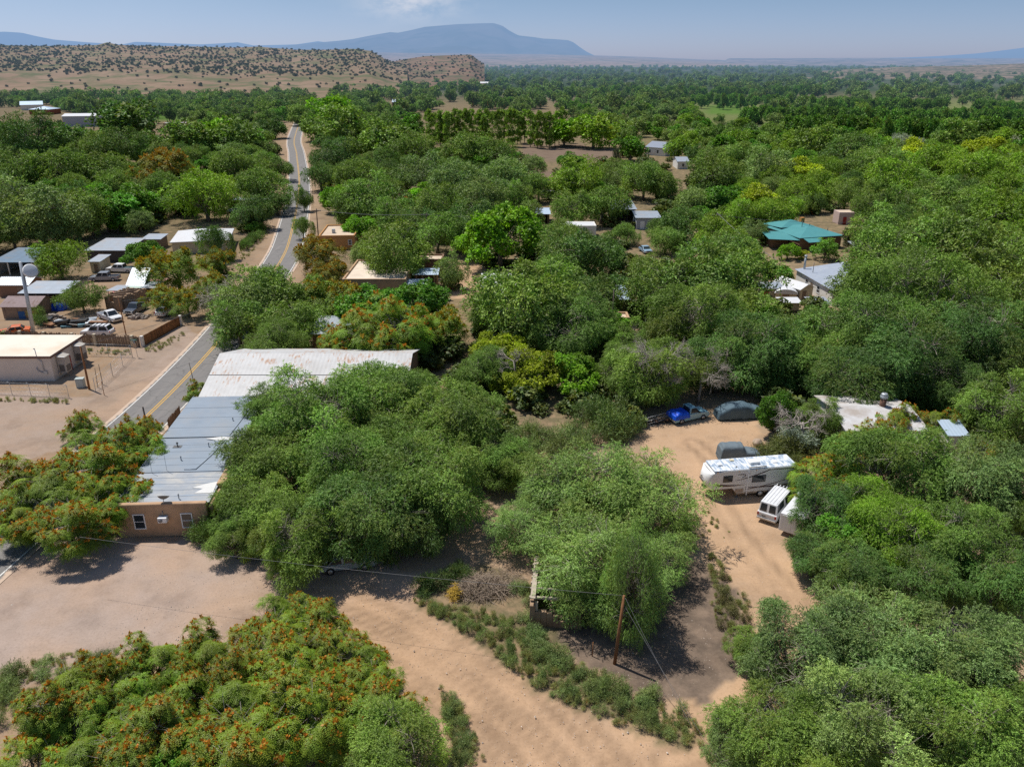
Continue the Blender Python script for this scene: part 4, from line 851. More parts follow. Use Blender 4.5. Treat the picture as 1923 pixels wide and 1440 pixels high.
o = tarp(None, 'blue_tarp', BLUETARP, [-2.55, -2.5, -1.9, -1.2, -.6, -.42], [.8, 1.18, 1.42, 1.36, 1.42, 1.15], [.92, .97, .97, .96, .95, .9], .72, 4, .05)
o.location = (21.15, 86.2, 0); o.rotation_euler = (0, 0, R_(24)); tag(o, 'crumpled bright blue tarp tied over the pickup bed', 'tarp')
COVER1 = mat('grey_cover', (.13, .165, .19), .75, .12, 1.5, bump=.6, bscale=3); COVER2 = mat('blue_grey_cover', (.085, .135, .17), .75, .2, 1.2, bump=.6, bscale=3)
def covered(name, label, m, px, py, hd, xs, hs, ws, seed):
    x, y = gp(px, py); root = empty(name, (x, y, 0), R_(hd), label, 'covered car')
    tarp(root, 'car_cover', m, xs, hs, ws, .18, seed, .09)
    for xx in (xs[0] + .95, xs[-1] - .9):
        for yy in (-.72, .72): wheel(root, xx, yy, .34, .2)
covered('covered_jeep', 'boxy off-roader hidden under a grey fabric cover behind the trailer', COVER1, 1386, 862, 2, [-2.2, -2.15, -1.9, -.6, .25, .55, 1.5, 2.1, 2.2], [.6, 1.5, 1.85, 1.88, 1.85, 1.25, 1.15, .95, .5], [.9, .92, .86, .86, .86, .9, .9, .85, .7], 5)
covered('covered_car', 'long low car under a mottled blue-grey cover beside the tarped pickup', COVER2, 1387, 782, 7, [-2.9, -2.8, -2.1, -1.3, .5, 1.3, 2.2, 2.8, 2.9], [.4, .95, 1.35, 1.75, 1.8, 1.45, 1.25, .9, .4], [.8, .95, 1, 1, 1, 1, 1, .9, .7], 6)
# ---- fifth wheel trailer
rv = empty('travel_trailer', (18.87, 67.1, 0), R_(9), 'white fifth-wheel travel trailer with brown swoosh stripes and mottled roof', 'trailer')
RVW = mat('trailer_white', (.70, .70, .69), .35, .03, .7, dirt=(.6, .58, .55), dirt_amt=.1); CAPW = mat('trailer_cap', (.82, .83, .84), .3, .02, 1)
RVB = mat('trailer_stripe', (.10, .06, .055), .4, .1); RVT = mat('trailer_tan', (.42, .34, .27), .5, .08, 2, dirt=(.3, .24, .19), dirt_amt=.2)
def rv_roof():
    m_, nt_ = nodes('trailer_roof'); ob = N(nt_, 'ShaderNodeTexCoord').outputs['Object']
    a = noise(nt_, mapping(nt_, ob, (1.1, .8, 1)), 1.6, 6, .7); st = noise(nt_, mapping(nt_, ob, (3.2, .5, 1)), 1.5, 4, .6)
    f = ramp(nt_, math_(nt_, 'ADD', math_(nt_, 'MULTIPLY', a, .6), math_(nt_, 'MULTIPLY', st, .4)), [(.44, (0, 0, 0)), (.56, (1, 1, 1))])
    c = mixc(nt_, f, (.26, .34, .44), (.74, .76, .79)); d = N(nt_, 'ShaderNodeBsdfPrincipled'); L(nt_, c, d.inputs['Base Color']); d.inputs['Roughness'].default_value = .6; finish(nt_, d.outputs[0]); return m_
Wr = 2.45; Hr = 3.18; Lr = 9.4
prof = [(.62, 1.18), (2.75, 1.18), (3.2, .62), (9.4, .62), (9.4, 3.08), (9.3, Hr), (2.2, Hr), (1.0, Hr - .1), (.62, Hr - .22)]
m = MB(); m.prism(prof, 0, Wr); m.build('body', RVW, rv, bevel=.07)
m = MB(); n = 9; cap = []
for j in range(n):
    v = j / (n - 1); yy = Wr * v; bulge = .62 * (1 - abs(2 * v - 1) ** 2.6)
    for (zx, f) in ((1.18, .35), (1.45, .78), (1.9, 1.0), (2.4, .95), (2.75, .7), (2.98, .25)): cap.append((.64 - bulge * f - .02, yy, zx))
m.add(cap, [(j * 6 + i, j * 6 + i + 1, (j + 1) * 6 + i + 1, (j + 1) * 6 + i) for j in range(n - 1) for i in range(5)], 0, True); o = m.build('front_cap', CAPW, rv)
md = o.modifiers.new('skin', 'SOLIDIFY'); md.thickness = .03
g = MB()      # the dark animal mark and the short word below it, too small in the photograph to read
for (y0, y1, z0, z1) in ((.95, 1.15, 2.30, 2.36), (1.12, 1.28, 2.22, 2.29), (1.2, 1.34, 2.12, 2.2), (1.3, 1.5, 2.06, 2.12), (1.52, 1.6, 2.1, 2.17)): g.box(-.055, -.035, y0, y1, z0, z1)
for i in range(6): g.box(-.055, -.035, .72 + i * .165, .83 + i * .165, 1.78, 1.93); 
g.build('emblem', mat('emblem_dark', (.06, .06, .065), .5, .1), o)
m = MB(); m.box(.75, 9.3, .06, Wr - .06, Hr + .002, Hr + .03); m.build('roof', rv_roof(), rv)
def rvpart(name, m_, *bx, bev=.03, mi=None):
    q = MB()
    for b_ in bx: q.box(*b_)
    return q.build(name, m_, rv, bevel=bev)
rvpart('air_conditioner', CAPW, (4.7, 5.75, .75, 1.6, Hr + .031, Hr + .34), bev=.12)
rvpart('roof_vent', CAPW, (1.5, 1.95, 1.0, 1.45, Hr + .031, Hr + .2), bev=.04); rvpart('roof_vent', CAPW, (7.1, 7.6, .8, 1.25, Hr + .031, Hr + .13), bev=.03); rvpart('roof_vent', mat('yellowed_vent', (.6, .52, .35), .6, .1), (3.1, 3.5, 1.8, 2.15, Hr + .031, Hr + .12), bev=.02); rvpart('roof_vent', mat('dark_vent', (.1, .1, .1)), (3.15, 3.28, .55, .68, Hr + .031, Hr + .1), bev=0)
q = MB(); q.tube([(4.3, .12, Hr + .14), (6.1, .12, Hr + .14)], .06, 8); q.build('awning_roll', mat('awning_grey', (.35, .33, .3), .7, .1), rv)
for x0, x1, z0, z1 in ((1.75, 2.6, 2.0, 2.6), (4.75, 6.05, 1.75, 2.38)):
    q = MB(); q.box(x0 - .06, x1 + .06, -.025, -.002, z0 - .06, z1 + .06); f = q.build('window', mat('window_trim_dark', (.06, .06, .06), .4, .1), rv)
    q = MB(); q.box(x0, x1, -.04, -.024, z0, z1); q.build('pane', GLASS, f)
def swoosh(pts, w0, w1):
    q = MB(); n = len(pts); vs = []
    for i, (x, z) in enumerate(pts):
        t = i / (n - 1); w_ = (w0 + (w1 - w0) * t) * (1 - .6 * abs(2 * t - 1) ** 3); vs += [(x, -.012, z - w_ / 2), (x, -.012, z + w_ / 2)]
    q.add(vs, [(2 * i, 2 * i + 2, 2 * i + 3, 2 * i + 1) for i in range(n - 1)]); o_ = q.build('stripe', RVB, rv); s_ = o_.modifiers.new('t', 'SOLIDIFY'); s_.thickness = .012; return o_
cv = lambda a, b, c_, n=14: [((1 - t) ** 2 * a[0] + 2 * t * (1 - t) * b[0] + t * t * c_[0], (1 - t) ** 2 * a[1] + 2 * t * (1 - t) * b[1] + t * t * c_[1]) for t in [i / (n - 1) for i in range(n)]]
swoosh(cv((.75, 1.78), (1.9, 1.45), (4.0, 1.52)), .34, .05); swoosh(cv((3.0, 2.05), (4.6, 2.25), (6.5, 3.0)), .05, .16); swoosh(cv((3.2, 2.68), (4.6, 2.72), (3.6, 2.3)), .12, .07); swoosh(cv((4.1, 1.0), (6.0, 1.1), (9.2, 2.0)), .12, .05); swoosh(cv((4.0, 1.22), (6.0, 1.05), (9.3, 1.2)), .06, .2); swoosh(cv((6.4, 2.95), (7.8, 3.02), (9.3, 2.9)), .05, .1)
rvpart('underbelly', RVT, (3.25, 9.35, .05, Wr - .05, .45, .618), bev=.02); rvpart('storage_hatch', RVT, (3.05, 3.9, -.03, -.002, .72, 1.12), bev=0); rvpart('trim_strip', CAPW, (4.2, 4.3, -.05, -.002, .35, 3.0), bev=0); rvpart('hitch_box', BLACKP, (.15, 1.1, .95, 1.5, .95, 1.17), bev=.03)
for yy in (.35, Wr - .35):
    q = MB(); q.tube([(3.45, yy, .62), (3.45, yy, 0)], .07, 8); q.box(3.33, 3.57, yy - .12, yy + .12, 0, .03); q.build('landing_leg', GREYMETAL, rv)
    for xx in (5.75, 6.75): 
        q = MB(); s_ = -1 if yy < 1 else 1; yc = .14 if s_ < 0 else Wr - .14; q.cyl((xx, yc, .38), (0, 1, 0), .38, .26, 18); o_ = q.build('wheel', TYRE, rv, bevel=.03); q = MB(); q.cyl((xx, yc + s_ * .12, .38), (0, 1, 0), .22, .06, 14); q.build('rim', mat('white_rim', (.66, .66, .64), .4, .1), o_)
for xx in (1.0, 3.2, 5.0, 8.8):
    q = MB(); q.box(xx, xx + .12, -.03, -.002, Hr - .17, Hr - .12); q.build('marker_light', mat('amber_lamp', (.6, .25, .03), .4, .1), rv)
# ---- van seen from behind, box trailer beside it
van = car('van', 0, 0, 53, PW, 'white_van', 'white passenger van seen from behind with twin rear windows', L_=5.4, pos=(0, 0), cat='van')
rx, ry = gp(1437, 984); van.location = (rx + 2.75 * math.cos(R_(53)), ry + 2.75 * math.sin(R_(53)), 0)
for o in [c_ for c_ in van.children if c_.name.startswith('rear_window')]: bpy.data.objects.remove(o)
for s in (-1, 1): panes(van, ((-2.6, s * .08, 1.2), (-2.6, s * .76, 1.2), (-2.47, s * .70, 2.0), (-2.47, s * .08, 2.0)), 'rear_window', GLASS, .9, .015)
m = MB(); m.box(-2.74, -2.7, .1, .45, .72, .92); m.build('number_plate', mat('plate_grey', (.25, .25, .24), .5, .1), van)
m = MB()
for i in range(5): m.box(-2.3, 1.55, -.62 + i * .31 - .03, -.62 + i * .31 + .03, 2.1, 2.135)
m.build('roof_rib', PW, van)
bt = empty('box_trailer', (*gp(1460, 1003), 0), R_(53), 'white box trailer half buried in the tree beside the van', 'trailer')
m = MB(); m.box(0, 4.8, -2.1, 0, .5, 2.3); m.build('body', PW, bt, bevel=.06)
m = MB(); m.box(-.03, -.002, -1.95, -1.1, .6, 2.15); m.box(-.03, -.002, -1.05, -.15, .6, 2.15); m.build('door', WHITE_TRIM, bt)
for yy in (-2.2, .1):
    m = MB(); m.cyl((2.6, yy, .35), (0, 1, 0), .35, .2, 16); o = m.build('wheel', TYRE, bt); m = MB(); m.cyl((2.6, yy + (.1 if yy > 0 else -.1), .35), (0, 1, 0), .2, .05, 12); m.build('rim', RIM, o)
car('sedan', 652, 1064, 14, paint('pale_teal_paint', (.30, .38, .42)), 'parked_car', 'pale grey-teal car poking out from under the big elm', L_=4.7, cat='car')
car('suv', 573, 915, -70, PW, 'parked_car', 'white car showing only through a hole in the big elm canopy', L_=4.7, cat='car')
car('pickup', 1306, 463, 175, PG, 'pickup_truck', 'silver pickup beside the white sedan at the far clearing', L_=5.3, bed='crew')
car('sedan', 1315, 474, 178, PW, 'white_sedan', 'white sedan parked just below the silver pickup', L_=4.7, cat='car')
car('sedan', 1212, 474, -80, paint('sky_blue_paint', (.24, .36, .48)), 'blue_car', 'blue car in the small clearing beneath the workshop', L_=4.5, cat='car')
car('suv', 298, 178, 90, PD, 'far_van', 'dark vehicle parked by the desert edge beyond the green field', L_=5.5, cat='car')
car('pickup', 1625, 733, 60, paint('dark_green_paint', (.05, .09, .09)), 'shaded_truck', 'dark green truck in the shade behind the white-roofed house', L_=5.0, cat='pickup truck')
cm_ = empty('camper', (*gp(1016, 376), 0), 0, 'small white camper parked under the yellow-tinged tree', 'camper')
m = MB(); m.prism([(0, .5), (4.6, .5), (4.6, 2.4), (4.2, 2.7), (.3, 2.7), (0, 2.3)], 0, 2.2); m.build('body', PW, cm_, bevel=.08)
m = MB(); m.box(1.0, 2.0, -.03, -.002, 1.4, 2.0); m.box(2.9, 3.8, -.03, -.002, 1.4, 2.0); m.build('window', GLASS, cm_)
m = MB(); m.cyl((2.4, .05, .33), (0, 1, 0), .33, .2, 14); m.cyl((2.4, 2.15, .33), (0, 1, 0), .33, .2, 14); m.build('wheel', TYRE, cm_)
# ------------------------------------------------------------------ fences, poles, wires, yard clutter
rc = random.Random(21)
def stick_fence(name, label, A, B, h, m, pillars, plank=False, pm=SHEDWALL):
    A = Vector((*A, 0)); B = Vector((*B, 0)); u = B - A; W = u.length; root = empty(name, A, math.atan2(u.y, u.x), label, 'fence')
    xs = [0] + list(pillars) + [W]; 
    for a, b in zip(xs[:-1], xs[1:]):
        mb = MB(); x = a + .25; prev = 0
        while x < b - .25:
            w_ = .20 if plank else rc.uniform(.07, .12); hh = h * (rc.uniform(.97, 1.0) if plank else rc.uniform(.84, 1.08))
            y_ = rc.uniform(-.02, .02)
            mb.add([(x, y_, 0), (x + w_, y_, 0), (x + w_, y_ + .05, 0), (x, y_ + .05, 0), (x + .01, y_, hh), (x + w_ - .01, y_, hh - rc.uniform(0, .05)), (x + w_ - .01, y_ + .05, hh), (x + .01, y_ + .05, hh)], [(3, 2, 1, 0), (4, 5, 6, 7), (0, 1, 5, 4), (1, 2, 6, 5), (2, 3, 7, 6), (3, 0, 4, 7)])
            x += w_ + (.012 if plank else rc.uniform(.0, .035))
        if mb.v: 
            mb.box(a + .25, b - .25, .075, .12, h * .3, h * .3 + .08); mb.box(a + .25, b - .25, .075, .12, h * .75, h * .75 + .08); mb.build('panel', m, root)
    for x in pillars:
        mb = MB(); mb.box(x - .22, x + .22, -.2, .24, 0, h * 1.04); mb.build('pillar', pm, root, bevel=.04)
    return root
A = Vector(gp(-14, 640)); B = Vector(gp(266, 652)); WL = (B - A).length
stick_fence('stick_fence', 'rough grey-brown stick fence with tan pillars behind the cream building', A, B, 1.75, WOOD, [WL * t for t in (.2, .36, .55, .70, .945)])
stick_fence('plank_gate', 'red-brown plank gate fence slanting up from the road with a pale end pillar', gp(268, 651), gp(329, 617), 1.6, WOOD2, [.15, 10.6], True, WHITEWALL)
stick_fence('picket_fence', 'short dark picket fence between the adobe house roof and the road', gp(316, 806), gp(341, 778), 1.2, WOOD, [])
stick_fence('yard_fence', 'grey stick fence beside the white hip-roofed house', gp(450, 470), gp(472, 448), 1.5, WOOD, [])
stick_fence('maroon_fence', 'tall weathered plank fence at the corner of the maroon building', gp(488, 420), gp(503, 396), 1.8, WOOD, [], True)
def wire_fence(name, label, P, h, step=2.4, ext=False):
    root = empty(name, (*P[0], 0), 0, label, 'fence'); o0 = Vector((*P[0], 0))
    wires = MB()
    for (ax, ay), (bx, by) in zip(P[:-1], P[1:]):
        a = Vector((ax, ay, 0)) - o0; b = Vector((bx, by, 0)) - o0; n = max(1, int((b - a).length / step))
        for i in range(n + 1):
            p = a.lerp(b, i / n); mb = MB(); mb.tube([p, p + Vector((0, 0, h))] + ([p + Vector((-.18, -.12, h + .22))] if ext else []), .032, 6); mb.build('post', GREYMETAL, root)
        for z in (.1, h * .35, h * .65, h): wires.tube([a + Vector((0, 0, z)), b + Vector((0, 0, z))], .016 if z > .1 else .012, 4)
        L_ = (b - a).length; k = int(L_ / .5)
        for i in range(k):
            p = a.lerp(b, i / k); q = a.lerp(b, min(1, (i + 2.2) / k)); wires.tube([p + Vector((0, 0, .1)), q + Vector((0, 0, h))], .006, 3, cap=False); wires.tube([q + Vector((0, 0, .1)), p + Vector((0, 0, h))], .006, 3, cap=False)
    wires.build('mesh', GREYMETAL, root); return root
wire_fence('chain_link_fence', 'chain link fence with angled posts along the front of the cream building', [gp(-12, 740), gp(130, 747)], 1.7, 2.6, True)
wire_fence('chain_link_fence', 'chain link fence with metal posts along the side drive, meeting at the street sign', [gp(180, 735), gp(212, 706), gp(249, 671), gp(160, 668)], 1.9, 3.0)
wire_fence('yard_wire_fence', 'low wire fence in shadow left of the tarped pickup', [gp(1192, 800), gp(1215, 803), gp(1262, 790)], 1.3, 2.4)
wire_fence('weedy_wire_fence', 'sagging wire fence in weeds between the big elms', [gp(985, 835), gp(1040, 832)], 1.1, 2.4)
def pole(name, label, px, py, top, m, r0=.14, arm=0, cat='utility pole', lean=None):
    x, y = gp(px, py); root = empty(name, (x, y, 0), 0, label, cat); tz = zat(top[0], top[1], y); tx, _ = (top[0] - CX) / F * depth(x, y, tz), 0
    dx = tx - x
    mb = MB(); mb.tube([(0, 0, -.1), (dx * .5, 0, tz * .5), (dx, 0, tz)], [r0, r0 * .85, r0 * .7], 10); mb.build('shaft', m, root)
    if arm:
        mb = MB(); mb.box(dx - arm, dx + arm, -r0 - .1, -r0 + .02, tz - .55, tz - .42); o = mb.build('crossarm', m, root)
        mb = MB()
        for s in (-.9, -.45, .45, .9): mb.tube([(dx + s * arm, -r0 - .04, tz - .42), (dx + s * arm, -r0 - .04, tz - .25)], .04, 6)
        mb.build('insulator', mat('insulator_grey', (.3, .3, .32), .4, .1), o)
    return Vector((x + dx, y, tz))
T1 = pole('utility_pole', 'brown wooden pole between the cream building and the road', 168, 731, (151, 650), POLEWOOD, .15)
T2 = pole('utility_pole', 'dark pole rising out of the orange-topped tree beside the road', 292, 868, (268, 764), DARKPOLE, .12)
T3 = pole('leaning_pole', 'rust-brown leaning pole standing in shade below the pale elm', 1154, 1246, (1172, 1118), POLEWOOD, .13)
T4 = pole('utility_pole', 'dark pole with a crossarm by the orange adobe house', 598, 447, (594, 392), DARKPOLE, .14, 1.1)
T5 = pole('utility_pole', 'dark pole with a crossarm right of the feathery tree', 806, 470, (801, 400), DARKPOLE, .15, 1.2)
T6 = pole('utility_pole', 'dark pole with a crossarm at the drive beside the teal-roofed house', 1342, 480, (1347, 400), DARKPOLE, .15, 1.2)
T7 = pole('rusty_post', 'thin rusty pole inside the junk yard', 237, 630, (222, 560), POLEWOOD, .09, cat='pole')
T8 = pole('thin_post', 'thin dark post at the road edge beside the barn corner', 368, 735, (355, 681), DARKPOLE, .05, cat='post')
T9 = pole('utility_pole', 'slim dark pole between the dark trees and the tan adobe house', 1148, 640, (1153, 545), DARKPOLE, .13)
T10 = pole('utility_pole', 'far pole standing by the green field and tan block', 297, 234, (297, 208), DARKPOLE, .2, 1.2)
for px, py, tp_, lb in ((196, 742, (190, 716), 'short rusty stake in front of the brown wooden pole'), (184, 728, (178, 692), 'dark steel gate post left of its taller twin'), (193, 722, (185, 684), 'taller dark steel gate post on the side drive'), (1112, 1232, (1114, 1205), 'thin rusty stake in the weeds by the dirt road')):
    pole('steel_stake', lb, px, py, tp_, DARKPOLE if 'dark' in lb else POLEWOOD, .045, cat='post')
# tall floodlight pole
x, y = gp(66, 641); fl = empty('floodlight_pole', (x, y, 0), 0, 'tall grey pole with a big white round floodlight', 'floodlight')
tz = zat(38, 492, y); dx = (38 - CX) / F * depth(x, y, tz) - x
m = MB(); m.tube([(0, 0, -.2), (dx, 0, tz)], [.30, .22], 12); m.build('shaft', GREYMETAL, fl)
m = MB(); c = Vector((dx + 1.45, -.5, tz - 1.25)); ax = Vector((.55, -.45, .35)).normalized()
m.tube([c - ax * .75, c - ax * .5, c - ax * .05, c + ax * .22], [.22, .72, 1.02, 1.02], 24); m.build('lamp_housing', mat('lamp_white', (.72, .73, .76), .5, .05, 2), fl)
m = MB(); m.tube([c + ax * .225, c + ax * .26], [.98, .9], 24); m.build('lens', mat('lamp_lens', (.55, .58, .62), .25, .05), fl)
m = MB(); m.tube([(dx, 0, tz - .9), c - ax * .7], .07, 8); m.tube([(dx, 0, tz - 2.2), c - ax * .7], .05, 8); m.tube([(dx + .3, -.1, tz), (dx + .15, -.05, tz - 3.5)], .04, 6); m.build('bracket', mat('bracket_dark', (.12, .12, .13), .5, .1), fl)
# street sign, meter cabinet
x, y = gp(259, 671); sg = empty('street_sign', (x, y, 0), 0, 'green street name sign above a tan panel on a thin post', 'sign')
m = MB(); m.tube([(0, 0, 0), (-.15, 0, 2.7)], .035, 6); m.build('post', GREYMETAL, sg)
m = MB(); m.box(-.6, .3, -.03, -.005, 2.55, 2.8); o = m.build('name_plate', mat('sign_green', (.01, .20, .13), .5, .05), sg)
m = MB(); 
for i in range(6): m.box(-.48 + i * .11, -.41 + i * .11, -.036, -.031, 2.62, 2.73)
m.build('lettering', WHITE_TRIM, o)
m = MB(); m.box(-.42, .12, -.045, -.02, 1.5, 2.15); m.build('panel', mat('sign_back_tan', (.45, .33, .22), .7, .1), sg)
x, y = gp(153, 727); ub = empty('utility_cabinet', (x, y, 0), R_(8), 'grey-green metal utility cabinet beside the wooden pole', 'cabinet')
m = MB(); m.box(-.5, .5, -.35, .35, 0, 1.25); m.build('body', mat('cabinet_grey', (.36, .41, .40), .6, .06), ub, bevel=.03); m = MB(); m.box(-.44, .44, -.37, -.352, .1, 1.1); m.box(-.53, .53, -.38, .38, 1.25, 1.3); m.build('door', mat('cabinet_grey2', (.40, .45, .44), .6, .06), ub)
def cable(name, label, a, b, sag=.5, r=.022, m=None):
    a, b = Vector(a), Vector(b); mb = MB(); mb.tube([a.lerp(b, t) - Vector((0, 0, 4 * sag * t * (1 - t))) for t in [i / 24 for i in range(25)]], r, 5); o = mb.build(name, m or mat('cable_grey', (.20, .20, .205), .7, .1)); tag(o, label, 'cable'); return o
pl = gp(150, 1008, 5.0); cable('overhead_cable', 'pale overhead cable crossing the gravel lot to the leaning pole', (*pl, 5.0), T3, .3, .010)
cable('guy_wire', 'pale guy wire from the leaning pole down to the dirt bank', T3, (*gp(1303, 1372), 0.0), .1, .010); cable('guy_wire', 'thinner second guy wire beside the first at the leaning pole', T3 - Vector((0, 0, .7)), (*gp(1330, 1400), 0.0), .1, .010)
cable('overhead_cable', 'cable from the brown wooden pole towards the drooping elm', T1, (*gp(470, 545, 7.0), 7.0), .5, .02, mat('cable_dark', (.10, .10, .11), .6, .1)); cable('overhead_cable', 'upper cable crossing the junk yard to the dead branches', (*gp(230, 565, 6.5), 6.5), (*gp(470, 520, 7.5), 7.5), .5, .02, mat('cable_dark', (.10, .10, .11)))
cable('overhead_cable', 'cable strung between the two crossarm poles by the orange adobe house', T4 - Vector((0, 0, .3)), T5 - Vector((0, 0, .3)), .6, .035); cable('overhead_cable', 'cable running right from the pole beside the feathery tree', T5 - Vector((0, 0, .3)), (*gp(940, 402, 8.5), 8.5), .5, .035)
cable('overhead_cable', 'cable sloping down from the drive pole towards the grey-roofed house', T6, (*gp(1462, 490, 4.5), 4.5), .6, .04); cable('overhead_cable', 'cable passing in front of the teal roof', T6 - Vector((0, 0, .4)), (*gp(1590, 418, 7.0), 7.0), .5, .03, mat('cable_dark', (.10, .10, .11)))
# foreground adobe ruin with roof beams
A = gp(994, 1176); B = gp(1092, 1182); u = Vector((B[0] - A[0], B[1] - A[1])); W = u.length
fr = empty('beamed_ruin', (*A, 0), math.atan2(u.y, u.x), 'crumbling adobe walls with bare grey roof beams under the pale elm', 'ruin')
def lump(x0, x1, y0, y1, h0, h1, n=5, along='x'):
    mb = MB()
    for i in range(n):
        a, b = i / n, (i + 1) / n; hh = h0 + (h1 - h0) * (a + b) / 2 + rc.uniform(-.1, .1)
        if along == 'x': mb.box(x0 + (x1 - x0) * a, x0 + (x1 - x0) * b, y0 + rc.uniform(-.03, .03), y1, 0, hh)
        else: mb.box(x0 + rc.uniform(-.03, .03), x1, y0 + (y1 - y0) * a, y0 + (y1 - y0) * b, 0, hh)
    mb.build('wall', ADOBE3, fr, bevel=.05)
lump(0, .42, 0, 5.6, 1.9, 2.5, 9, 'y'); lump(.42, 2.2, 0, .42, 1.45, 1.2, 4); lump(2.2, W, 0, .42, .5, 1.6, 3); lump(W - .42, W, .42, 5.6, 1.8, 2.3, 8, 'y'); lump(.42, W - .42, 5.2, 5.6, 2.4, 2.2, 5)
for i, yy in enumerate((.5, 1.5, 2.15, 2.8, 3.5, 4.3)):
    mb = MB(); mb.box(-.05, W - .3, yy, yy + .2, 2.2 + .05 * i, 2.36 + .05 * i); mb.build('roof_beam', mat('grey_beam', (.40, .34, .27), .9, .2, 4), fr)
mb = MB(); mb.box(.44, .62, .1, .28, 1.45, 2.2); mb.box(.05, .42, .08, 5.5, 2.52, 2.6); mb.build('plank', mat('grey_beam', (.4, .34, .27)), fr)
# heaps
def heap(name, label, cat, px, py, rx, ry, h, n, m, ln=1.3, th=.02, seed=1):
    r_ = random.Random(seed); x, y = gp(px, py); mb = MB()
    for _ in range(n):
        a = r_.uniform(0, 6.28); q = r_.random() ** .5; cx, cy_ = rx * q * math.cos(a), ry * q * math.sin(a); z = h * (1 - q * q) * r_.random() + .03
        d = Vector((r_.gauss(0, 1), r_.gauss(0, 1), r_.gauss(.1, .35))).normalized() * ln * r_.uniform(.3, .8); p = Vector((cx, cy_, z)); k = Vector((r_.gauss(0, .12), r_.gauss(0, .12), r_.gauss(.05, .1)))
        mb.tube([p - d, p + k, p + d], [th, th * .8, th * .3], 3, cap=False)
    o = mb.build(name, m); o.location = (x, y, 0); tag(o, label, cat); return o
heap('brush_pile', 'big heap of dry grey branches beside the ruined adobe walls', 'brush pile', 905, 1108, 2.6, 1.7, 1.1, 900, mat('dry_brush', (.30, .235, .18), .95, .25, 5), 1.2, .02, 2)
heap('brush_pile', 'flatter spread of grey twigs right of the big brush heap', 'brush pile', 948, 1090, 1.7, 1.6, .3, 260, mat('dry_brush', (.3, .235, .18)), .9, .016, 3)
heap('dry_yellow_shrub', 'dead mustard-yellow shrub at the edge of the brush heap', 'shrub', 855, 1122, .5, .6, 1.3, 170, mat('yellow_dry', (.50, .33, .05), .9, .2, 5), .7, .02, 4)
x, y = gp(140, 612); jp = empty('junk_pile', (x, y, 0), R_(-4), 'long pile of black and silver car scrap with tin sheets in the yard', 'scrap pile')
for i in range(26):
    mb = MB(); cx, cy_, z = rc.uniform(-5, 5), rc.uniform(-.9, 1.1), rc.uniform(0, .7); a, b, c_ = rc.uniform(.4, 1.6), rc.uniform(.3, .7), rc.uniform(.15, .6); mb.box(-a, a, -b, b, 0, c_)
    o = mb.build('scrap_piece', [BLACKP, GREYMETAL, mat('teal_scrap', (.12, .25, .3), .5, .1), mat('rust_scrap', (.25, .13, .07), .9, .2), BLACKP][i % 5], jp, bevel=.06); o.location = (cx, cy_, z); o.rotation_euler = (rc.uniform(-.2, .2), rc.uniform(-.2, .2), rc.uniform(-.5, .5))
x, y = gp(172, 607); cr = empty('orange_crate', (x, y, 0), R_(20), 'orange wooden crate with a pale lid at the end of the scrap pile', 'crate'); mb = MB(); mb.box(-.8, .8, -.5, .5, 0, .8); mb.build('body', mat('orange_wood', (.38, .17, .06), .9, .15, 4), cr, bevel=.02); mb = MB(); mb.box(-.9, .9, -.6, .6, .8, .86); mb.build('lid', SILVER, cr)
o = tarp(None, 'blue_tarp_heap', BLUETARP, [-1.9, -1.8, -1, 0, 1, 1.7, 1.8], [.3, .9, 1.4, 1.2, 1.45, .9, .2], [.6, .9, 1.1, 1.0, 1.1, .9, .6], .05, 12, .1); o.location = (*gp(106, 581), 0); tag(o, 'bright blue tarp heap beside the rusty-roofed shed', 'tarp')
o = tarp(None, 'orange_tarp', mat('orange_tarp', (.62, .09, .03), .5, .15, 3, bump=.8, bscale=4), [-2, -1.8, 0, 1.8, 2], [.3, 1.2, 1.7, 1.2, .3], [.8, 1.2, 1.3, 1.2, .8], .05, 13, .1); o.location = (*gp(1167, 374), 0); tag(o, 'orange tarp just above the open workshop roof', 'tarp')
o = tarp(None, 'red_tarp', mat('orange_tarp', (.62, .09, .03)), [-2.6, -2.4, 0, 2.4, 2.6], [.3, 1.6, 2.3, 1.6, .3], [.8, 1.4, 1.6, 1.4, .8], .05, 14, .1); o.location = (*gp(764, 384), 0); tag(o, 'red-orange tarp glimpsed among trees right of the road', 'tarp')
for i, (px, py, s, lb) in enumerate(((98, 600, 1.0, 'pile of grey field stones beside the rusty-roofed shed'), (262, 598, .8, 'heap of tan rubble at the foot of the yard ruin'))):
    x, y = gp(px, py); rk = empty('stone_pile', (x, y, 0), 0, lb, 'stone pile'); mb = MB()
    for k in range(60):
        a = rc.uniform(0, 6.28); q = rc.random() ** .6; c_ = Vector((2.0 * s * q * math.cos(a), 1.2 * s * q * math.sin(a), (1 - q) * 1.2 * s * rc.random() + .1)); rr = rc.uniform(.12, .3)
        vs = [c_ + Vector((dx_ * rr * rc.uniform(.7, 1.2), dy_ * rr * rc.uniform(.7, 1.2), dz_ * rr * rc.uniform(.6, 1))) for dx_ in (-1, 1) for dy_ in (-1, 1) for dz_ in (-1, 1)]
        mb.add(vs, [(0, 1, 3, 2), (4, 6, 7, 5), (0, 4, 5, 1), (2, 3, 7, 6), (0, 2, 6, 4), (1, 5, 7, 3)])
    mb.build('stones', mat('field_stone', (.27, .23, .20), .9, .3, 3), rk, bevel=.04)
x, y = gp(1422, 835); mb = MB(); bmv = []
bm_ = bmesh.new(); bmesh.ops.create_icosphere(bm_, subdivisions=3, radius=.6)
for v in bm_.verts: v.co *= 1 + .18 * math.sin(v.co.x * 5 + 1) * math.cos(v.co.y * 4) + rc.uniform(-.03, .03); v.co.z *= .75
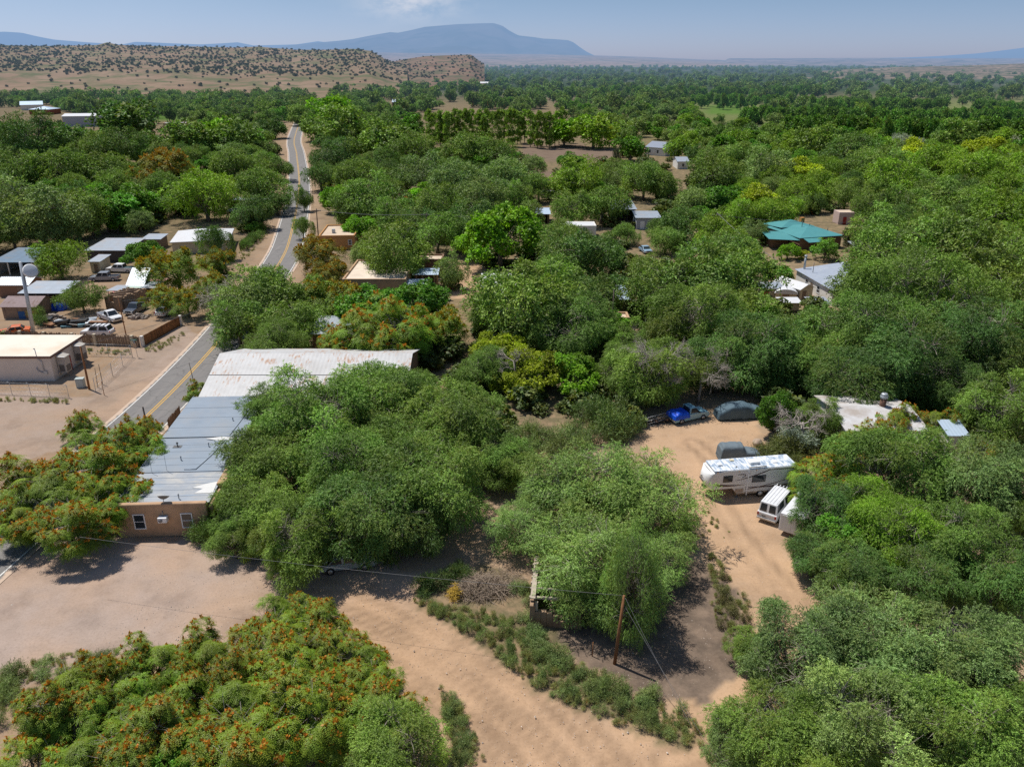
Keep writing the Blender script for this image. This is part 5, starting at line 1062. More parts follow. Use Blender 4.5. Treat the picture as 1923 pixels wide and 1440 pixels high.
me = bpy.data.meshes.new('boulder'); bm_.to_mesh(me); bm_.free(); me.materials.append(mat('boulder_stone', (.38, .29, .22), .95, .2, 3, bump=.6)); o = link('boulder', me); o.location = (x, y, .25); tag(o, 'pale boulder at the edge of the parking yard by the vine', 'boulder')
# old tyres and dark clutter beside the tarped pickup
for i in range(5):
    px, py = 1222 + i * 10, 797 - i * 1.5; x, y = gp(px, py); ty = empty('old_tyre', (x, y, 0), 0, 'black old tyre in the row along the wire fence', 'tyre', 'old tyres along the fence')
    mb = MB(); mb.tube([(0, 0, 0), (0, .06, .22)], .36, 14); o = mb.build('tread', TYRE, ty, bevel=.05); o.rotation_euler = (R_(50 if i % 2 else 10), 0, 0); o.location.z = .2; mb = MB(); mb.tube([(0, -.005, 0), (0, .065, .225)], .2, 12); q = mb.build('rim', mat('rust_scrap', (.25, .13, .07)), o)
# dead trees: bleached leafless branches
def dead_tree(name, label, px, py, hc, R0, seed, levels=4, nbr=5, px_r=None):
    r_ = random.Random(seed); x, y = gp(px, py, hc); root = empty(name, (x, y, 0), 0, label, 'dead tree'); mb = MB(); tr = MB()
    tr.tube([(0, 0, -.1), (.2, 0, hc * .45), (0, .1, hc * .7)], [.22, .17, .12], 7); tr.build('trunk', DEADWOOD, root)
    def grow(p, d, ln, rad, lv):
        mid = p + d * ln * .5 + Vector((r_.gauss(0, .1), r_.gauss(0, .1), r_.gauss(0, .08))) * ln; e = p + d * ln + Vector((0, 0, -.08 * ln if lv < 3 else 0)); mb.tube([p, mid, e], [rad, rad * .8, rad * .55], 4 if lv > 1 else 3, cap=False)
        if lv <= 0: return
        for _ in range(nbr if lv > 1 else 4):
            dd = (d + Vector((r_.gauss(0, .6), r_.gauss(0, .6), r_.gauss(.05, .45)))).normalized(); grow(p.lerp(e, r_.uniform(.35, 1)), dd, ln * r_.uniform(.5, .75), rad * .55, lv - 1)
    for k in range(nbr):
        a = k * 6.28 / nbr + r_.uniform(-.3, .3); grow(Vector((0, .1, hc * r_.uniform(.5, .7))), Vector((math.cos(a), math.sin(a), r_.uniform(.2, .8))).normalized(), R0 * .55, .09, levels)
    mb.build('branches', DEADWOOD, root); return root
dead_tree('dead_tree', 'bleached grey dead branches arching out of the dark green trees', 1240, 638, 9.0, 4.4, 1); dead_tree('dead_tree', 'wider tangle of bleached dead branches, lower of the two', 1318, 676, 5.9, 4.8, 2)
dead_tree('dead_tree', 'bare white branches sticking out left of the drooping roadside elm', 412, 525, 8.0, 4.5, 3, 3, 5); dead_tree('dead_tree', 'bare grey tree beside the vine-covered trunk', 1512, 770, 5.0, 3.6, 5, 3, 5); dead_tree('dead_tree', 'grey leafless snag standing in the yellow-green thicket', 965, 650, 6.5, 3.0, 6, 3, 5)
dead_tree('dead_tree', 'bare twiggy tree in front of the big airy elm', 940, 555, 6.0, 3.0, 7, 3, 4)
# weeds along the dirt road, the lot edges and the bank
def weeds(poly_px, n, smin, smax, label, group, tint=TINT['weed'], seed=3, hz=(.8, 1.5)):
    r_ = random.Random(seed); P = [gp(*p) for p in poly_px]; xs = [p[0] for p in P]; ys = [p[1] for p in P]; k = 0; g = 0
    while k < n and g < 6000:
        g += 1; x, y = r_.uniform(min(xs), max(xs)), r_.uniform(min(ys), max(ys)); ins = False; j = len(P) - 1
        for i in range(len(P)):
            if (P[i][1] > y) != (P[j][1] > y) and x < (P[j][0] - P[i][0]) * (y - P[i][1]) / (P[j][1] - P[i][1]) + P[i][0]: ins = not ins
            j = i
        if not ins: continue
        p = PROTO['weed'][r_.randrange(3)]; s = r_.uniform(smin, smax); o = link('weed_bush', p['mesh']); o.location = (x, y, -.12); o.scale = (s, s, s * r_.uniform(*hz)); o.rotation_euler = (0, 0, r_.uniform(0, 6.28)); v = r_.uniform(.75, 1.2); o.color = (tint[0] * v * r_.uniform(.9, 1.1), tint[1] * v, tint[2] * v, 1)
        tag(o, label, 'weed', group); k += 1
weeds([(770, 1135), (900, 1205), (1010, 1295), (1150, 1352), (1300, 1405), (1290, 1370), (1150, 1300), (1040, 1240), (960, 1175), (860, 1150)], 95, .2, .55, 'tall green roadside weed on the bank above the dirt road bend', 'weeds on the bank of the dirt road', hz=(1.0, 2.0))
weeds([(770, 1120), (870, 1060), (885, 1090), (800, 1130)], 22, .5, .9, 'dark green weed left of the brush heap', 'weeds left of the brush heap', (.06, .12, .03), 4); weeds([(965, 1110), (990, 1110), (1010, 1180), (1070, 1250), (1040, 1260), (975, 1170)], 22, .4, .9, 'green weed against the ruined adobe walls', 'weeds against the ruin', seed=5)
weeds([(1040, 1240), (1160, 1290), (1290, 1330), (1290, 1360), (1150, 1330), (1050, 1270)], 26, .3, .75, 'grey-green weed in the dappled shade by the leaning pole', 'weeds below the leaning pole', seed=15)
weeds([(835, 1290), (870, 1330), (905, 1440), (860, 1440), (835, 1360)], 30, .25, .55, 'upright weed on the left edge of the dirt road', 'weeds on the left road edge', seed=6)
weeds([(0, 1250), (45, 1250), (45, 1340), (0, 1380)], 14, .4, .85, 'bushy green weed at the lower edge of the gravel lot', 'weeds at the lot edge', seed=7); weeds([(78, 1240), (125, 1240), (125, 1275), (78, 1275)], 4, .55, .8, 'round lone weed clump on the gravel lot edge', 'round weeds on the lot edge', seed=8, hz=(.8, 1.0)); weeds([(150, 1230), (210, 1225), (210, 1260), (150, 1265)], 8, .3, .6, 'sparse low weed tuft by the gravel edge', 'low weeds by the gravel', seed=9)
weeds([(1335, 1060), (1400, 1130), (1420, 1240), (1370, 1230), (1340, 1140)], 16, .3, .7, 'low dry weed beside the sandy drive', 'low weeds by the sandy drive', (.15, .14, .06), 10); weeds([(1425, 830), (1520, 850), (1510, 880), (1435, 880)], 16, .9, 1.8, 'olive-green shrub below the vine by the parking yard', 'shrubs below the vine', (.13, .15, .04), 11, (.8, 1.1))
weeds([(440, 475), (490, 440), (500, 420), (505, 430), (470, 470)], 16, .8, 1.6, 'bright green roadside weed beside the grey stick fence', 'weeds beside the stick fence', (.1, .2, .03), 12); weeds([(960, 830), (1100, 820), (1110, 860), (980, 870)], 26, .8, 1.6, 'pale green weed along the sagging wire fence', 'weeds along the wire fence', seed=13); weeds([(1080, 780), (1190, 770), (1190, 830), (1100, 840)], 16, 1.2, 2.4, 'leafy green shrub between the big elms and the yard', 'shrubs between the elms', (.11, .175, .045), 14); weeds([(62, 595), (82, 595), (82, 630), (62, 630)], 4, 1.0, 1.7, 'small green shrub at the foot of the floodlight pole', 'shrubs at the floodlight pole', (.1, .18, .03), 16); weeds([(362, 1000), (410, 990), (415, 1030), (362, 1025)], 8, .8, 1.5, 'leafy green shrub against the adobe house corner', 'shrubs at the adobe house corner', (.09, .16, .03), 17, (1.0, 1.5))
# ------------------------------------------------------------------ relief behind the town
def add_plain_mesh(name, V, Fq, m, kind='structure'):
    me = np_mesh(name, V, Fq, [m], smooth=True); o = link(name, me); tag(o, kind=kind); return o
def hash_noise(x, y, s=0):
    def h(i, j): 
        v = np.sin(i * 127.1 + j * 311.7 + s * 74.7) * 43758.5453
        return v - np.floor(v)
    xi = np.floor(x); yi = np.floor(y); fx = x - xi; fy = y - yi
    fx = fx * fx * (3 - 2 * fx); fy = fy * fy * (3 - 2 * fy)
    return (h(xi, yi) * (1 - fx) + h(xi + 1, yi) * fx) * (1 - fy) + (h(xi, yi + 1) * (1 - fx) + h(xi + 1, yi + 1) * fx) * fy
def fbm(x, y, o=4, s=0):
    r = 0; a = 0.5
    for i in range(o): r = r + a * (hash_noise(x * 2 ** i, y * 2 ** i, s + i) - 0.5); a *= 0.55
    return r
def relief(name, prof, d0, d1, rows, step, amp, nscale, m, back=True, power=1.0, gully=0.0):
    """Hill or mountain: foot at distance d0, crest at d1, crest line surveyed from the photograph."""
    xs = np.arange(prof[0][0], prof[-1][0] + step, step); ys = np.interp(xs, [p[0] for p in prof], [p[1] for p in prof])
    V = []
    t_all = list(np.linspace(0, 1, rows)) + ([1.12, 1.3] if back else [])
    for t in t_all:
        d = d0 + (d1 - d0) * t
        X = (xs - CX) / F * (d * cP + H * sP); Y = np.full_like(X, d)
        dy = (CY - ys) / F; zt = H + (-sP + dy * cP) * d1 / (cP + dy * sP)
        tt = min(t, 1) ** power
        Z = np.maximum(zt, 0) * tt * (1 if t <= 1 else 1 - (t - 1) * 1.6)
        nz = fbm(X / nscale, Y / nscale, 5)
        g = -np.abs(fbm(X / (nscale * .6) + 9, Y / (nscale * 2.2), 4, 5)) * gully
        Z = Z + (nz * amp * 2 + g) * (math.sin(min(t, 1) * math.pi) ** .7 if t < 1 else .0) - (0.4 if t == 0 else 0)
        V.append(np.stack([X, Y, Z], 1))
    G = np.array(V); nr, nc = G.shape[:2]
    idx = np.arange(nr * nc).reshape(nr, nc)
    Fq = np.stack([idx[:-1, :-1], idx[:-1, 1:], idx[1:, 1:], idx[1:, :-1]], -1).reshape(-1, 4)
    add_plain_mesh(name, G.reshape(-1, 3), Fq, m)
    return G
def hill_mat(name, soil, soil2, grass, sc_=0.01, dots=None, rough=.95, hk=1.0):
    m, nt = nodes(name); g = N(nt, 'ShaderNodeNewGeometry'); p = g.outputs['Position']
    a = noise(nt, p, sc_, 6, .6); c = mixc(nt, ramp(nt, a, [(.36, (0, 0, 0)), (.6, (1, 1, 1))]), soil, soil2)
    b = noise(nt, p, sc_ * 2.3, 5, .6); c = mixc(nt, ramp(nt, b, [(.45, (0, 0, 0)), (.62, (1, 1, 1))]), c, grass)
    f = noise(nt, p, sc_ * 22, 4, .7); c = mixc(nt, math_(nt, 'MULTIPLY', f, .55), c, mixc(nt, .5, c, (.02, .02, .015, 1)))
    if dots:
        v = N(nt, 'ShaderNodeTexVoronoi'); v.inputs['Scale'].default_value = dots[0]; L(nt, p, v.inputs['Vector'])
        dm = ramp(nt, v.outputs['Distance'], [(dots[1], (1, 1, 1)), (dots[1] + .1, (0, 0, 0))])
        c = mixc(nt, dm, c, dots[2])
    d = N(nt, 'ShaderNodeBsdfDiffuse'); L(nt, c, d.inputs[0])
    bp = N(nt, 'ShaderNodeBump'); bp.inputs['Strength'].default_value = .8; bp.inputs['Distance'].default_value = 3; L(nt, a, bp.inputs['Height']); L(nt, bp.outputs[0], d.inputs['Normal'])
    finish(nt, haze_paint(nt, d.outputs[0], hk)); return m
HM = hill_mat('desert_hill', (.225, .155, .10), (.29, .205, .14), (.135, .14, .07), .012)
HM2 = hill_mat('desert_far', (.30, .19, .14), (.34, .24, .18), (.16, .14, .09), .0016, (0.012, .18, (.03, .04, .025)))
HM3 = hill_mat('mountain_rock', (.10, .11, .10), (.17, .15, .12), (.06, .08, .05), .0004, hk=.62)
hill = relief('hills', [(-260, 86), (0, 85), (100, 87), (195, 85), (214, 80), (235, 85), (300, 87), (380, 88), (450, 90), (490, 88), (560, 94), (620, 94), (665, 92), (700, 96), (728, 113), (765, 124)], 900, 1750, 46, 3, 5.5, 130, HM, gully=16, power=1.15)
hill2 = relief('hills', [(715, 122), (760, 112), (800, 106), (850, 104), (885, 103), (897, 112), (908, 121)], 1300, 1950, 24, 3, 4, 110, hill_mat('desert_hill_red', (.19, .115, .08), (.25, .165, .115), (.12, .115, .065), .012), gully=12)
hill3 = relief('hills', [(1500, 138), (1600, 130), (1700, 126), (1800, 124), (1940, 119), (2000, 119)], 1900, 2900, 16, 4, 5, 160, hill_mat('desert_right', (.21, .155, .11), (.27, .20, .145), (.11, .115, .065), .006, (.05, .3, (.03, .045, .025))), gully=10)
relief('terrain', [(480, 98), (560, 96), (700, 99), (800, 100), (900, 101), (1000, 102), (1100, 104), (1200, 107), (1280, 110.5), (1340, 113), (1400, 114.5)], 5200, 10500, 10, 8, 8, 900, HM2)
relief('terrain', [(1325, 114), (1345, 112.5), (1362, 114.5), (1366, 110), (1440, 110), (1540, 109.5), (1640, 109.2), (1700, 110), (1760, 110), (1960, 110)], 6200, 9500, 10, 4, 8, 700, hill_mat('mesa', (.24, .17, .13), (.30, .22, .18), (.10, .10, .07), .0022, (.01, .22, (.03, .04, .03))), gully=40)
relief('mountains', [(430, 99), (500, 93), (560, 84), (640, 77), (665, 74), (700, 67), (735, 61), (750, 62), (775, 57), (800, 51), (860, 46), (900, 44.5), (928, 44), (944, 49), (955, 57), (962, 61), (973, 67), (1000, 70), (1020, 73), (1040, 74), (1066, 76), (1076, 80), (1088, 89), (1100, 97), (1114, 104), (1130, 108)], 16000, 26000, 26, 5, 150, 1800, HM3, gully=420, power=1.3)
relief('mountains', [(-120, 66), (0, 61), (20, 60), (52, 62), (80, 69), (110, 75), (170, 80), (235, 84), (260, 79), (285, 80), (330, 82), (380, 84), (420, 82), (450, 80), (480, 86), (560, 84), (600, 78), (660, 86)], 30000, 42000, 10, 6, 120, 2500, HM3, gully=150)
relief('mountains', [(1480, 114), (1560, 111), (1640, 109.5), (1700, 108.5), (1760, 106), (1830, 101), (1880, 95), (1925, 89), (2010, 82)], 15000, 20000, 14, 6, 40, 1500, hill_mat('mountain_dark', (.06, .075, .07), (.08, .085, .07), (.05, .07, .05), .0008), gully=90)
# far road cut climbing the desert hill
# ------------------------------------------------------------------ ground sheet
def in_poly(x, y, P):
    ins = np.zeros(x.shape, bool); n = len(P); j = n - 1
    for i in range(n):
        xi, yi = P[i]; xj, yj = P[j]
        cnd = ((yi > y) != (yj > y)) & (x < (xj - xi) * (y - yi) / (yj - yi + 1e-12) + xi); ins ^= cnd; j = i
    return ins
def seg_dist(x, y, P):
    d = np.full(x.shape, 1e9)
    for (ax, ay), (bx, by) in zip(P[:-1], P[1:]):
        t = np.clip(((x - ax) * (bx - ax) + (y - ay) * (by - ay)) / ((bx - ax) ** 2 + (by - ay) ** 2 + 1e-9), 0, 1)
        d = np.minimum(d, np.hypot(x - ax - t * (bx - ax), y - ay - t * (by - ay)))
    return d
def smooth(P, n=14):
    P = [np.array(p, float) for p in P]; out = []
    Q = [2 * P[0] - P[1]] + P + [2 * P[-1] - P[-2]]
    for i in range(1, len(Q) - 2):
        for k in range(n):
            t = k / n; a, b, c, d = Q[i - 1:i + 3]
            out.append(0.5 * ((2 * b) + (c - a) * t + (2 * a - 5 * b + 4 * c - d) * t * t + (3 * b - a - 3 * c + d) * t ** 3))
    out.append(P[-1]); return [tuple(p) for p in out]
G_ = lambda pts: [gp(*p) for p in pts]
ROADC = smooth([(-50.5, 20), (-47.6, 42)] + G_([(10, 1010), (275, 782), (400, 653), (470, 565), (527, 490), (548, 433), (562, 350), (557, 290)]) + [(-122, 462), (-165, 660), (-205, 880)], 10)
LANE = smooth(G_([(-60, 1180), (250, 1180), (600, 1140), (760, 1200), (900, 1290), (1000, 1370), (1080, 1460), (1150, 1560)]))
DRIVE = smooth(G_([(1300, 830), (1340, 870), (1350, 940), (1400, 1020), (1450, 1080), (1500, 1140), (1480, 1250), (1380, 1380), (1250, 1430)]))
LANE2 = smooth(G_([(860, 640), (868, 600), (872, 560), (880, 520), (882, 480)]))
lot_l = G_([(-80, 740), (80, 735), (170, 745), (250, 640), (340, 600), (390, 640), (250, 775), (80, 860), (-80, 900)])
lot_f = G_([(-80, 1110), (60, 1030), (200, 1010), (400, 1020), (700, 1040), (800, 1080), (760, 1130), (700, 1180), (480, 1220), (250, 1230), (0, 1290), (-80, 1310)])
litter = [G_([(1000, 1060), (1330, 1060), (1420, 1160), (1410, 1260), (1320, 1330), (1180, 1290), (1040, 1210)]), G_([(640, 900), (760, 900), (760, 980), (640, 960)])]
yard_l = G_([(-60, 560), (200, 520), (380, 560), (380, 610), (200, 640), (-60, 640)])
grassy = [G_([(770, 1130), (900, 1060), (1010, 1090), (1060, 1220), (1160, 1300), (1330, 1390), (1300, 1410), (1150, 1350), (1010, 1290), (900, 1200)]), G_([(640, 560), (900, 560), (1100, 760), (1000, 850), (900, 720)]), G_([(1440, 830), (1530, 830), (1530, 880), (1430, 870)])]
fields_b = [G_([(980, 272), (1165, 275), (1160, 302), (985, 300)]), G_([(1000, 321), (1045, 321), (1045, 335), (1000, 335)])]
fields_g = [G_([(1330, 200), (1420, 202), (1420, 214), (1330, 212)]), G_([(1665, 242), (1720, 243), (1716, 256), (1665, 254)]), G_([(265, 210), (360, 208), (360, 228), (265, 228)]), G_([(850, 175), (990, 173), (990, 180), (850, 181)]), G_([(1840, 170), (1900, 170), (1900, 178), (1840, 178)]), G_([(1870, 270), (1960, 280), (1960, 320), (1880, 310)]), G_([(700, 128), (830, 130), (830, 142), (700, 142)])]
def axis_(a, b, st, far_lo, far_hi, gr):
    m = list(np.arange(a, b + 1e-6, st)); s = st
    while m[-1] < far_hi: s *= gr; m.append(m[-1] + s)
    s = st
    while m[0] > far_lo: s *= gr; m.insert(0, m[0] - s)
    return np.array(m)
gx = axis_(-66, 46, .55, -60000, 60000, 1.09); gy = axis_(30, 128, .55, -900, 90000, 1.075)
X, Y = np.meshgrid(gx, gy)
wob = fbm(X / 3.1, Y / 3.1, 4) * 3.2; wob2 = fbm(X / 3.1 + 40, Y / 3.1 + 7, 4) * 3.2
Xw, Yw = X + wob, Y + wob2
def soft(ins): 
    a = ins.astype(float)
    return a
gravel = np.maximum(soft(in_poly(Xw, Yw, lot_l)) * .7, soft(in_poly(Xw, Yw, lot_f)))
lit = np.zeros(X.shape); gr_ = np.zeros(X.shape)
for P in litter: lit = np.maximum(lit, in_poly(Xw, Yw, P) * 1.0)
for P in grassy: gr_ = np.maximum(gr_, in_poly(Xw, Yw, P) * .75)
dl = seg_dist(Xw * .4 + X * .6, Yw * .4 + Y * .6, LANE); dd = seg_dist(Xw * .4 + X * .6, Yw * .4 + Y * .6, DRIVE); dl2 = seg_dist(X, Y, LANE2); dr = seg_dist(X, Y, ROADC)
sand = np.clip(1.35 - dl / 5.2, 0, 1) * np.clip((X + 26 + wob * 2) / 16, 0, 1) + np.clip(1.5 - dd / 3.4, 0, 1) + np.clip(1.4 - dl2 / 3, 0, 1)
park = in_poly(Xw, Yw, G_([(1200, 800), (1420, 770), (1440, 900), (1330, 960), (1220, 860)])) * .8
sand = np.clip(np.maximum(sand, park), 0, 1)
track = np.zeros(X.shape)
for D_, ofs in ((seg_dist(X, Y, LANE), (0.5, 2.1, 3.4)), (seg_dist(X, Y, DRIVE), (.85,))):
    for o in ofs: track = np.maximum(track, np.exp(-((D_ - o) / .42) ** 2))
track *= np.clip(sand * 1.4, 0, 1) * np.clip(.7 + fbm(X / 3.3, Y / 3.3, 3, 3) * 1.6, 0, 1)
trees_far = np.clip((Y - 118) / 60, 0, 1) * .72
trees_far = np.where(in_poly(X, Y, yard_l), 0.05, trees_far); trees_far = np.where(in_poly(X, Y, lot_l), 0, trees_far)
trees_far *= np.clip((dr - 5) / 9, 0.0, 1) * (1 - np.clip(1.5 - dl2 / 3, 0, 1))
side = np.clip(1 - np.abs(X + 5) / 60, 0, 1) * np.clip((Y - 75) / 20, 0, 1) * .5
gr_ = np.maximum(gr_, np.maximum(trees_far, side * (1 - sand) * (dr > 6)))
fb = np.zeros(X.shape); fg = np.clip((X - 60) / 60, 0, 1) * np.clip((Y - 330) / 80, 0, 1) * np.clip((1100 - Y) / 300, 0, 1) * .55
for P in fields_b: fb = np.maximum(fb, in_poly(X, Y, P) * 1.0)
for P in fields_g: fg = np.maximum(fg, in_poly(X, Y, P) * 1.0)
wood = np.clip((Y - 800) / 400, 0, 1) * np.clip((X + 260 - (Y - 800) * 0.02) / 150, 0, 1)
wood = np.where(Y > 5600, wood * np.clip(1 - (Y - 5600) / 1500, .25, 1), wood)
Z = fbm(X / 9, Y / 9, 4, 2) * .35 * np.clip((dr - 4) / 8, 0, 1) * np.clip(1.2 - np.abs(X) / 70, 0, 1) * (Y < 160) * (Y > 20)
Z += np.clip((dl - 4.2) / 2.5, 0, 1) * 0.0
Z -= 0.16 * np.exp(-(dl / 3.4) ** 2) * (X > -20)
Z = np.where(dr < 5.2, -0.03, Z)
ny, nx = X.shape; idx = np.arange(nx * ny).reshape(ny, nx)
Fq = np.stack([idx[:-1, :-1], idx[:-1, 1:], idx[1:, 1:], idx[1:, :-1]], -1).reshape(-1, 4)
gm = np_mesh('ground', np.stack([X, Y, Z], -1).reshape(-1, 3), Fq, [], smooth=True)
def attr(nm, *ch):
    a = gm.attributes.new(nm, 'FLOAT_COLOR', 'POINT')
    d = np.stack([c.ravel() for c in ch] + [np.ones(X.size)] * (4 - len(ch)), 1).astype(np.float32); a.data.foreach_set('color', d.ravel())
attr('cover', gravel, lit, gr_); attr('cover_b', sand, track, fb); attr('cover_c', fg, wood, np.zeros(X.shape))
def ground_mat():
    m, nt = nodes('ground'); p = N(nt, 'ShaderNodeNewGeometry').outputs['Position']
    def A(nm):
        s = N(nt, 'ShaderNodeSeparateColor'); L(nt, N(nt, 'ShaderNodeAttribute', attribute_name=nm).outputs['Color'], s.inputs[0]); return s.outputs
    a, b, c_ = A('cover'), A('cover_b'), A('cover_c')
    big = noise(nt, p, .09, 5); mid = noise(nt, p, .7, 6, .62); fine = noise(nt, p, 5.5, 6, .7); peb = noise(nt, p, 16, 3, .8)
    base = mixc(nt, big, (.36, .245, .155), (.50, .345, .225))
    base = mixc(nt, ramp(nt, mid, [(.4, (0, 0, 0)), (.7, (1, 1, 1))]), base, (.41, .31, .225))
    gravel = mixc(nt, mid, (.40, .31, .25), (.56, .445, .375))
    gravel = mixc(nt, ramp(nt, big, [(.42, (0, 0, 0)), (.62, (1, 1, 1))]), gravel, (.53, .38, .275))
    c = mixc(nt, a[0], base, gravel)
    sand = mixc(nt, mid, (.50, .33, .20), (.60, .42, .275))
    c = mixc(nt, b[0], c, sand)
    c = mixc(nt, math_(nt, 'MULTIPLY', b[1], .85), c, (.33, .22, .14))
    litter = mixc(nt, ramp(nt, mid, [(.35, (0, 0, 0)), (.65, (1, 1, 1))]), (.15, .115, .09), (.27, .20, .15))
    c = mixc(nt, a[1], c, litter)
    grass = mixc(nt, fine, (.075, .085, .035), (.17, .15, .075)); gf = math_(nt, 'MULTIPLY', a[2], ramp(nt, mid, [(.3, (0.25, .25, .25)), (.56, (1, 1, 1))]))
    c = mixc(nt, gf, c, grass)
    c = mixc(nt, b[2], c, mixc(nt, mid, (.20, .145, .105), (.27, .20, .15)))
    c = mixc(nt, c_[0], c, mixc(nt, mid, (.10, .19, .035), (.14, .23, .05)))
    wd = mixc(nt, noise(nt, p, .004, 5), (.035, .065, .028), (.075, .10, .055)); wd = mixc(nt, ramp(nt, noise(nt, p, .0016, 4), [(.5, (0, 0, 0)), (.66, (1, 1, 1))]), wd, (.13, .14, .10))
    c = mixc(nt, c_[1], c, wd)
    c = mixc(nt, math_(nt, 'MULTIPLY', math_(nt, 'SUBTRACT', fine, .5), .4), c, mixc(nt, .5, c, (1, 1, 1, 1), 'MULTIPLY'))
    dk = ramp(nt, fine, [(.25, (.82, .80, .78)), (.5, (1, 1, 1)), (.78, (1.07, 1.07, 1.07))])
    c = mixc(nt, 1.0, c, dk, 'MULTIPLY')
    big2 = noise(nt, p, .22, 5, .65); c = mixc(nt, 1.0, c, ramp(nt, big2, [(.32, (.80, .79, .79)), (.5, (1, 1, 1)), (.7, (1.07, 1.06, 1.05))]), 'MULTIPLY')
    st = ramp(nt, peb, [(.7, (0, 0, 0)), (.78, (1, 1, 1))]); c = mixc(nt, math_(nt, 'MULTIPLY', st, .4), c, (.5, .45, .40))
    d = N(nt, 'ShaderNodeBsdfDiffuse'); L(nt, c, d.inputs[0]); d.inputs['Roughness'].default_value = .6
    h = math_(nt, 'ADD', math_(nt, 'MULTIPLY', mid, .6), math_(nt, 'MULTIPLY', fine, .35))
    bp = N(nt, 'ShaderNodeBump'); bp.inputs['Strength'].default_value = .32; bp.inputs['Distance'].default_value = .12; L(nt, h, bp.inputs['Height']); L(nt, bp.outputs[0], d.inputs['Normal'])
    finish(nt, haze_paint(nt, d.outputs[0])); return m
gm.materials.append(ground_mat())
tag(link('ground', gm), kind='structure')
# ------------------------------------------------------------------ paved road and its painted lines
ROADH = 3.75
def ribbon(name, P, offs, z, m, kind='structure', i0=0, i1=None):
    P = P[i0:i1]; V = []; 
    for i, p in enumerate(P):
        a = P[max(i - 1, 0)]; b = P[min(i + 1, len(P) - 1)]; t = np.array(b) - np.array(a); t = t / np.hypot(*t); n = np.array([t[1], -t[0]])
        for o in offs: V.append((*(np.array(p) + n * o), z))
    k = len(offs); Fq = np.array([(i * k + j, i * k + j + 1, (i + 1) * k + j + 1, (i + 1) * k + j) for i in range(len(P) - 1) for j in range(k - 1)], np.int32)
    T = np.array([[abs(o_) / ROADH, 0, 0, 1] for _ in P for o_ in offs]); o = link(name, np_mesh(name, np.array(V), Fq, [m], T)); tag(o, kind=kind); return o
def road_mat():
    m, nt = nodes('asphalt'); p = N(nt, 'ShaderNodeNewGeometry').outputs['Position']
    c = mixc(nt, noise(nt, p, .5, 5), (.155, .145, .14), (.20, .19, .182)); c = mixc(nt, math_(nt, 'MULTIPLY', noise(nt, p, 9, 5, .7), .35), c, (.10, .095, .09))
    e = ramp(nt, noise(nt, mapping(nt, p, (1.4, .04, 1)), 1.0, 4), [(.5, (0, 0, 0)), (.75, (1, 1, 1))]); c = mixc(nt, math_(nt, 'MULTIPLY', e, .35), c, (.26, .235, .215))
    cr_ = N(nt, 'ShaderNodeTexVoronoi', feature='DISTANCE_TO_EDGE'); cr_.inputs['Scale'].default_value = .32; wv = N(nt, 'ShaderNodeVectorMath', operation='ADD'); L(nt, p, wv.inputs[0]); nz = N(nt, 'ShaderNodeTexNoise'); nz.inputs['Scale'].default_value = .9; L(nt, p, nz.inputs['Vector']); L(nt, nz.outputs['Color'], wv.inputs[1]); L(nt, wv.outputs[0], cr_.inputs['Vector'])
    c = mixc(nt, math_(nt, 'MULTIPLY', ramp(nt, cr_.outputs['Distance'], [(0.0, (1, 1, 1)), (.03, (0, 0, 0))]), .5), c, (.07, .066, .062))
    s_ = N(nt, 'ShaderNodeSeparateColor'); L(nt, N(nt, 'ShaderNodeAttribute', attribute_name='tint').outputs['Color'], s_.inputs[0])
    eg = ramp(nt, math_(nt, 'ADD', s_.outputs[0], math_(nt, 'MULTIPLY', math_(nt, 'SUBTRACT', noise(nt, p, .8, 6, .7), .5), .42)), [(.94, (0, 0, 0)), (1.02, (1, 1, 1))]); c = mixc(nt, eg, c, (.48, .36, .27))
    d = N(nt, 'ShaderNodeBsdfPrincipled'); L(nt, c, d.inputs['Base Color']); d.inputs['Roughness'].default_value = .85
    bp = N(nt, 'ShaderNodeBump'); bp.inputs['Strength'].default_value = .3; bp.inputs['Distance'].default_value = .02; L(nt, noise(nt, p, 18, 4), bp.inputs['Height']); L(nt, bp.outputs[0], d.inputs['Normal'])
    finish(nt, haze_paint(nt, d.outputs[0])); return m
def paint_mat(name, rgb):
    m, nt = nodes(name); p = N(nt, 'ShaderNodeNewGeometry').outputs['Position']
    w = ramp(nt, noise(nt, p, 3.5, 6, .7), [(.52, (0, 0, 0)), (.75, (1, 1, 1))]); c = mixc(nt, math_(nt, 'MULTIPLY', w, .65), rgb, (.2, .19, .18))
    d = N(nt, 'ShaderNodeBsdfPrincipled'); L(nt, c, d.inputs['Base Color']); d.inputs['Roughness'].default_value = .7; finish(nt, d.outputs[0]); return m
ROADH = 3.75
ribbon('road', ROADC, (-ROADH - .35, -3.2, -1.8, 0, 1.8, 3.2, ROADH + .35), .012, road_mat())
WP = paint_mat('white_paint', (.62, .61, .58)); YP = paint_mat('yellow_paint', (.56, .32, .03))
ribbon('road_marking', ROADC, (-3.42, -3.28), .018, WP); ribbon('road_marking', ROADC, (3.26, 3.40), .018, WP)
ribbon('road_marking', ROADC, (-.24, -.10), .018, YP); ribbon('road_marking', ROADC, (.10, .24), .018, YP)
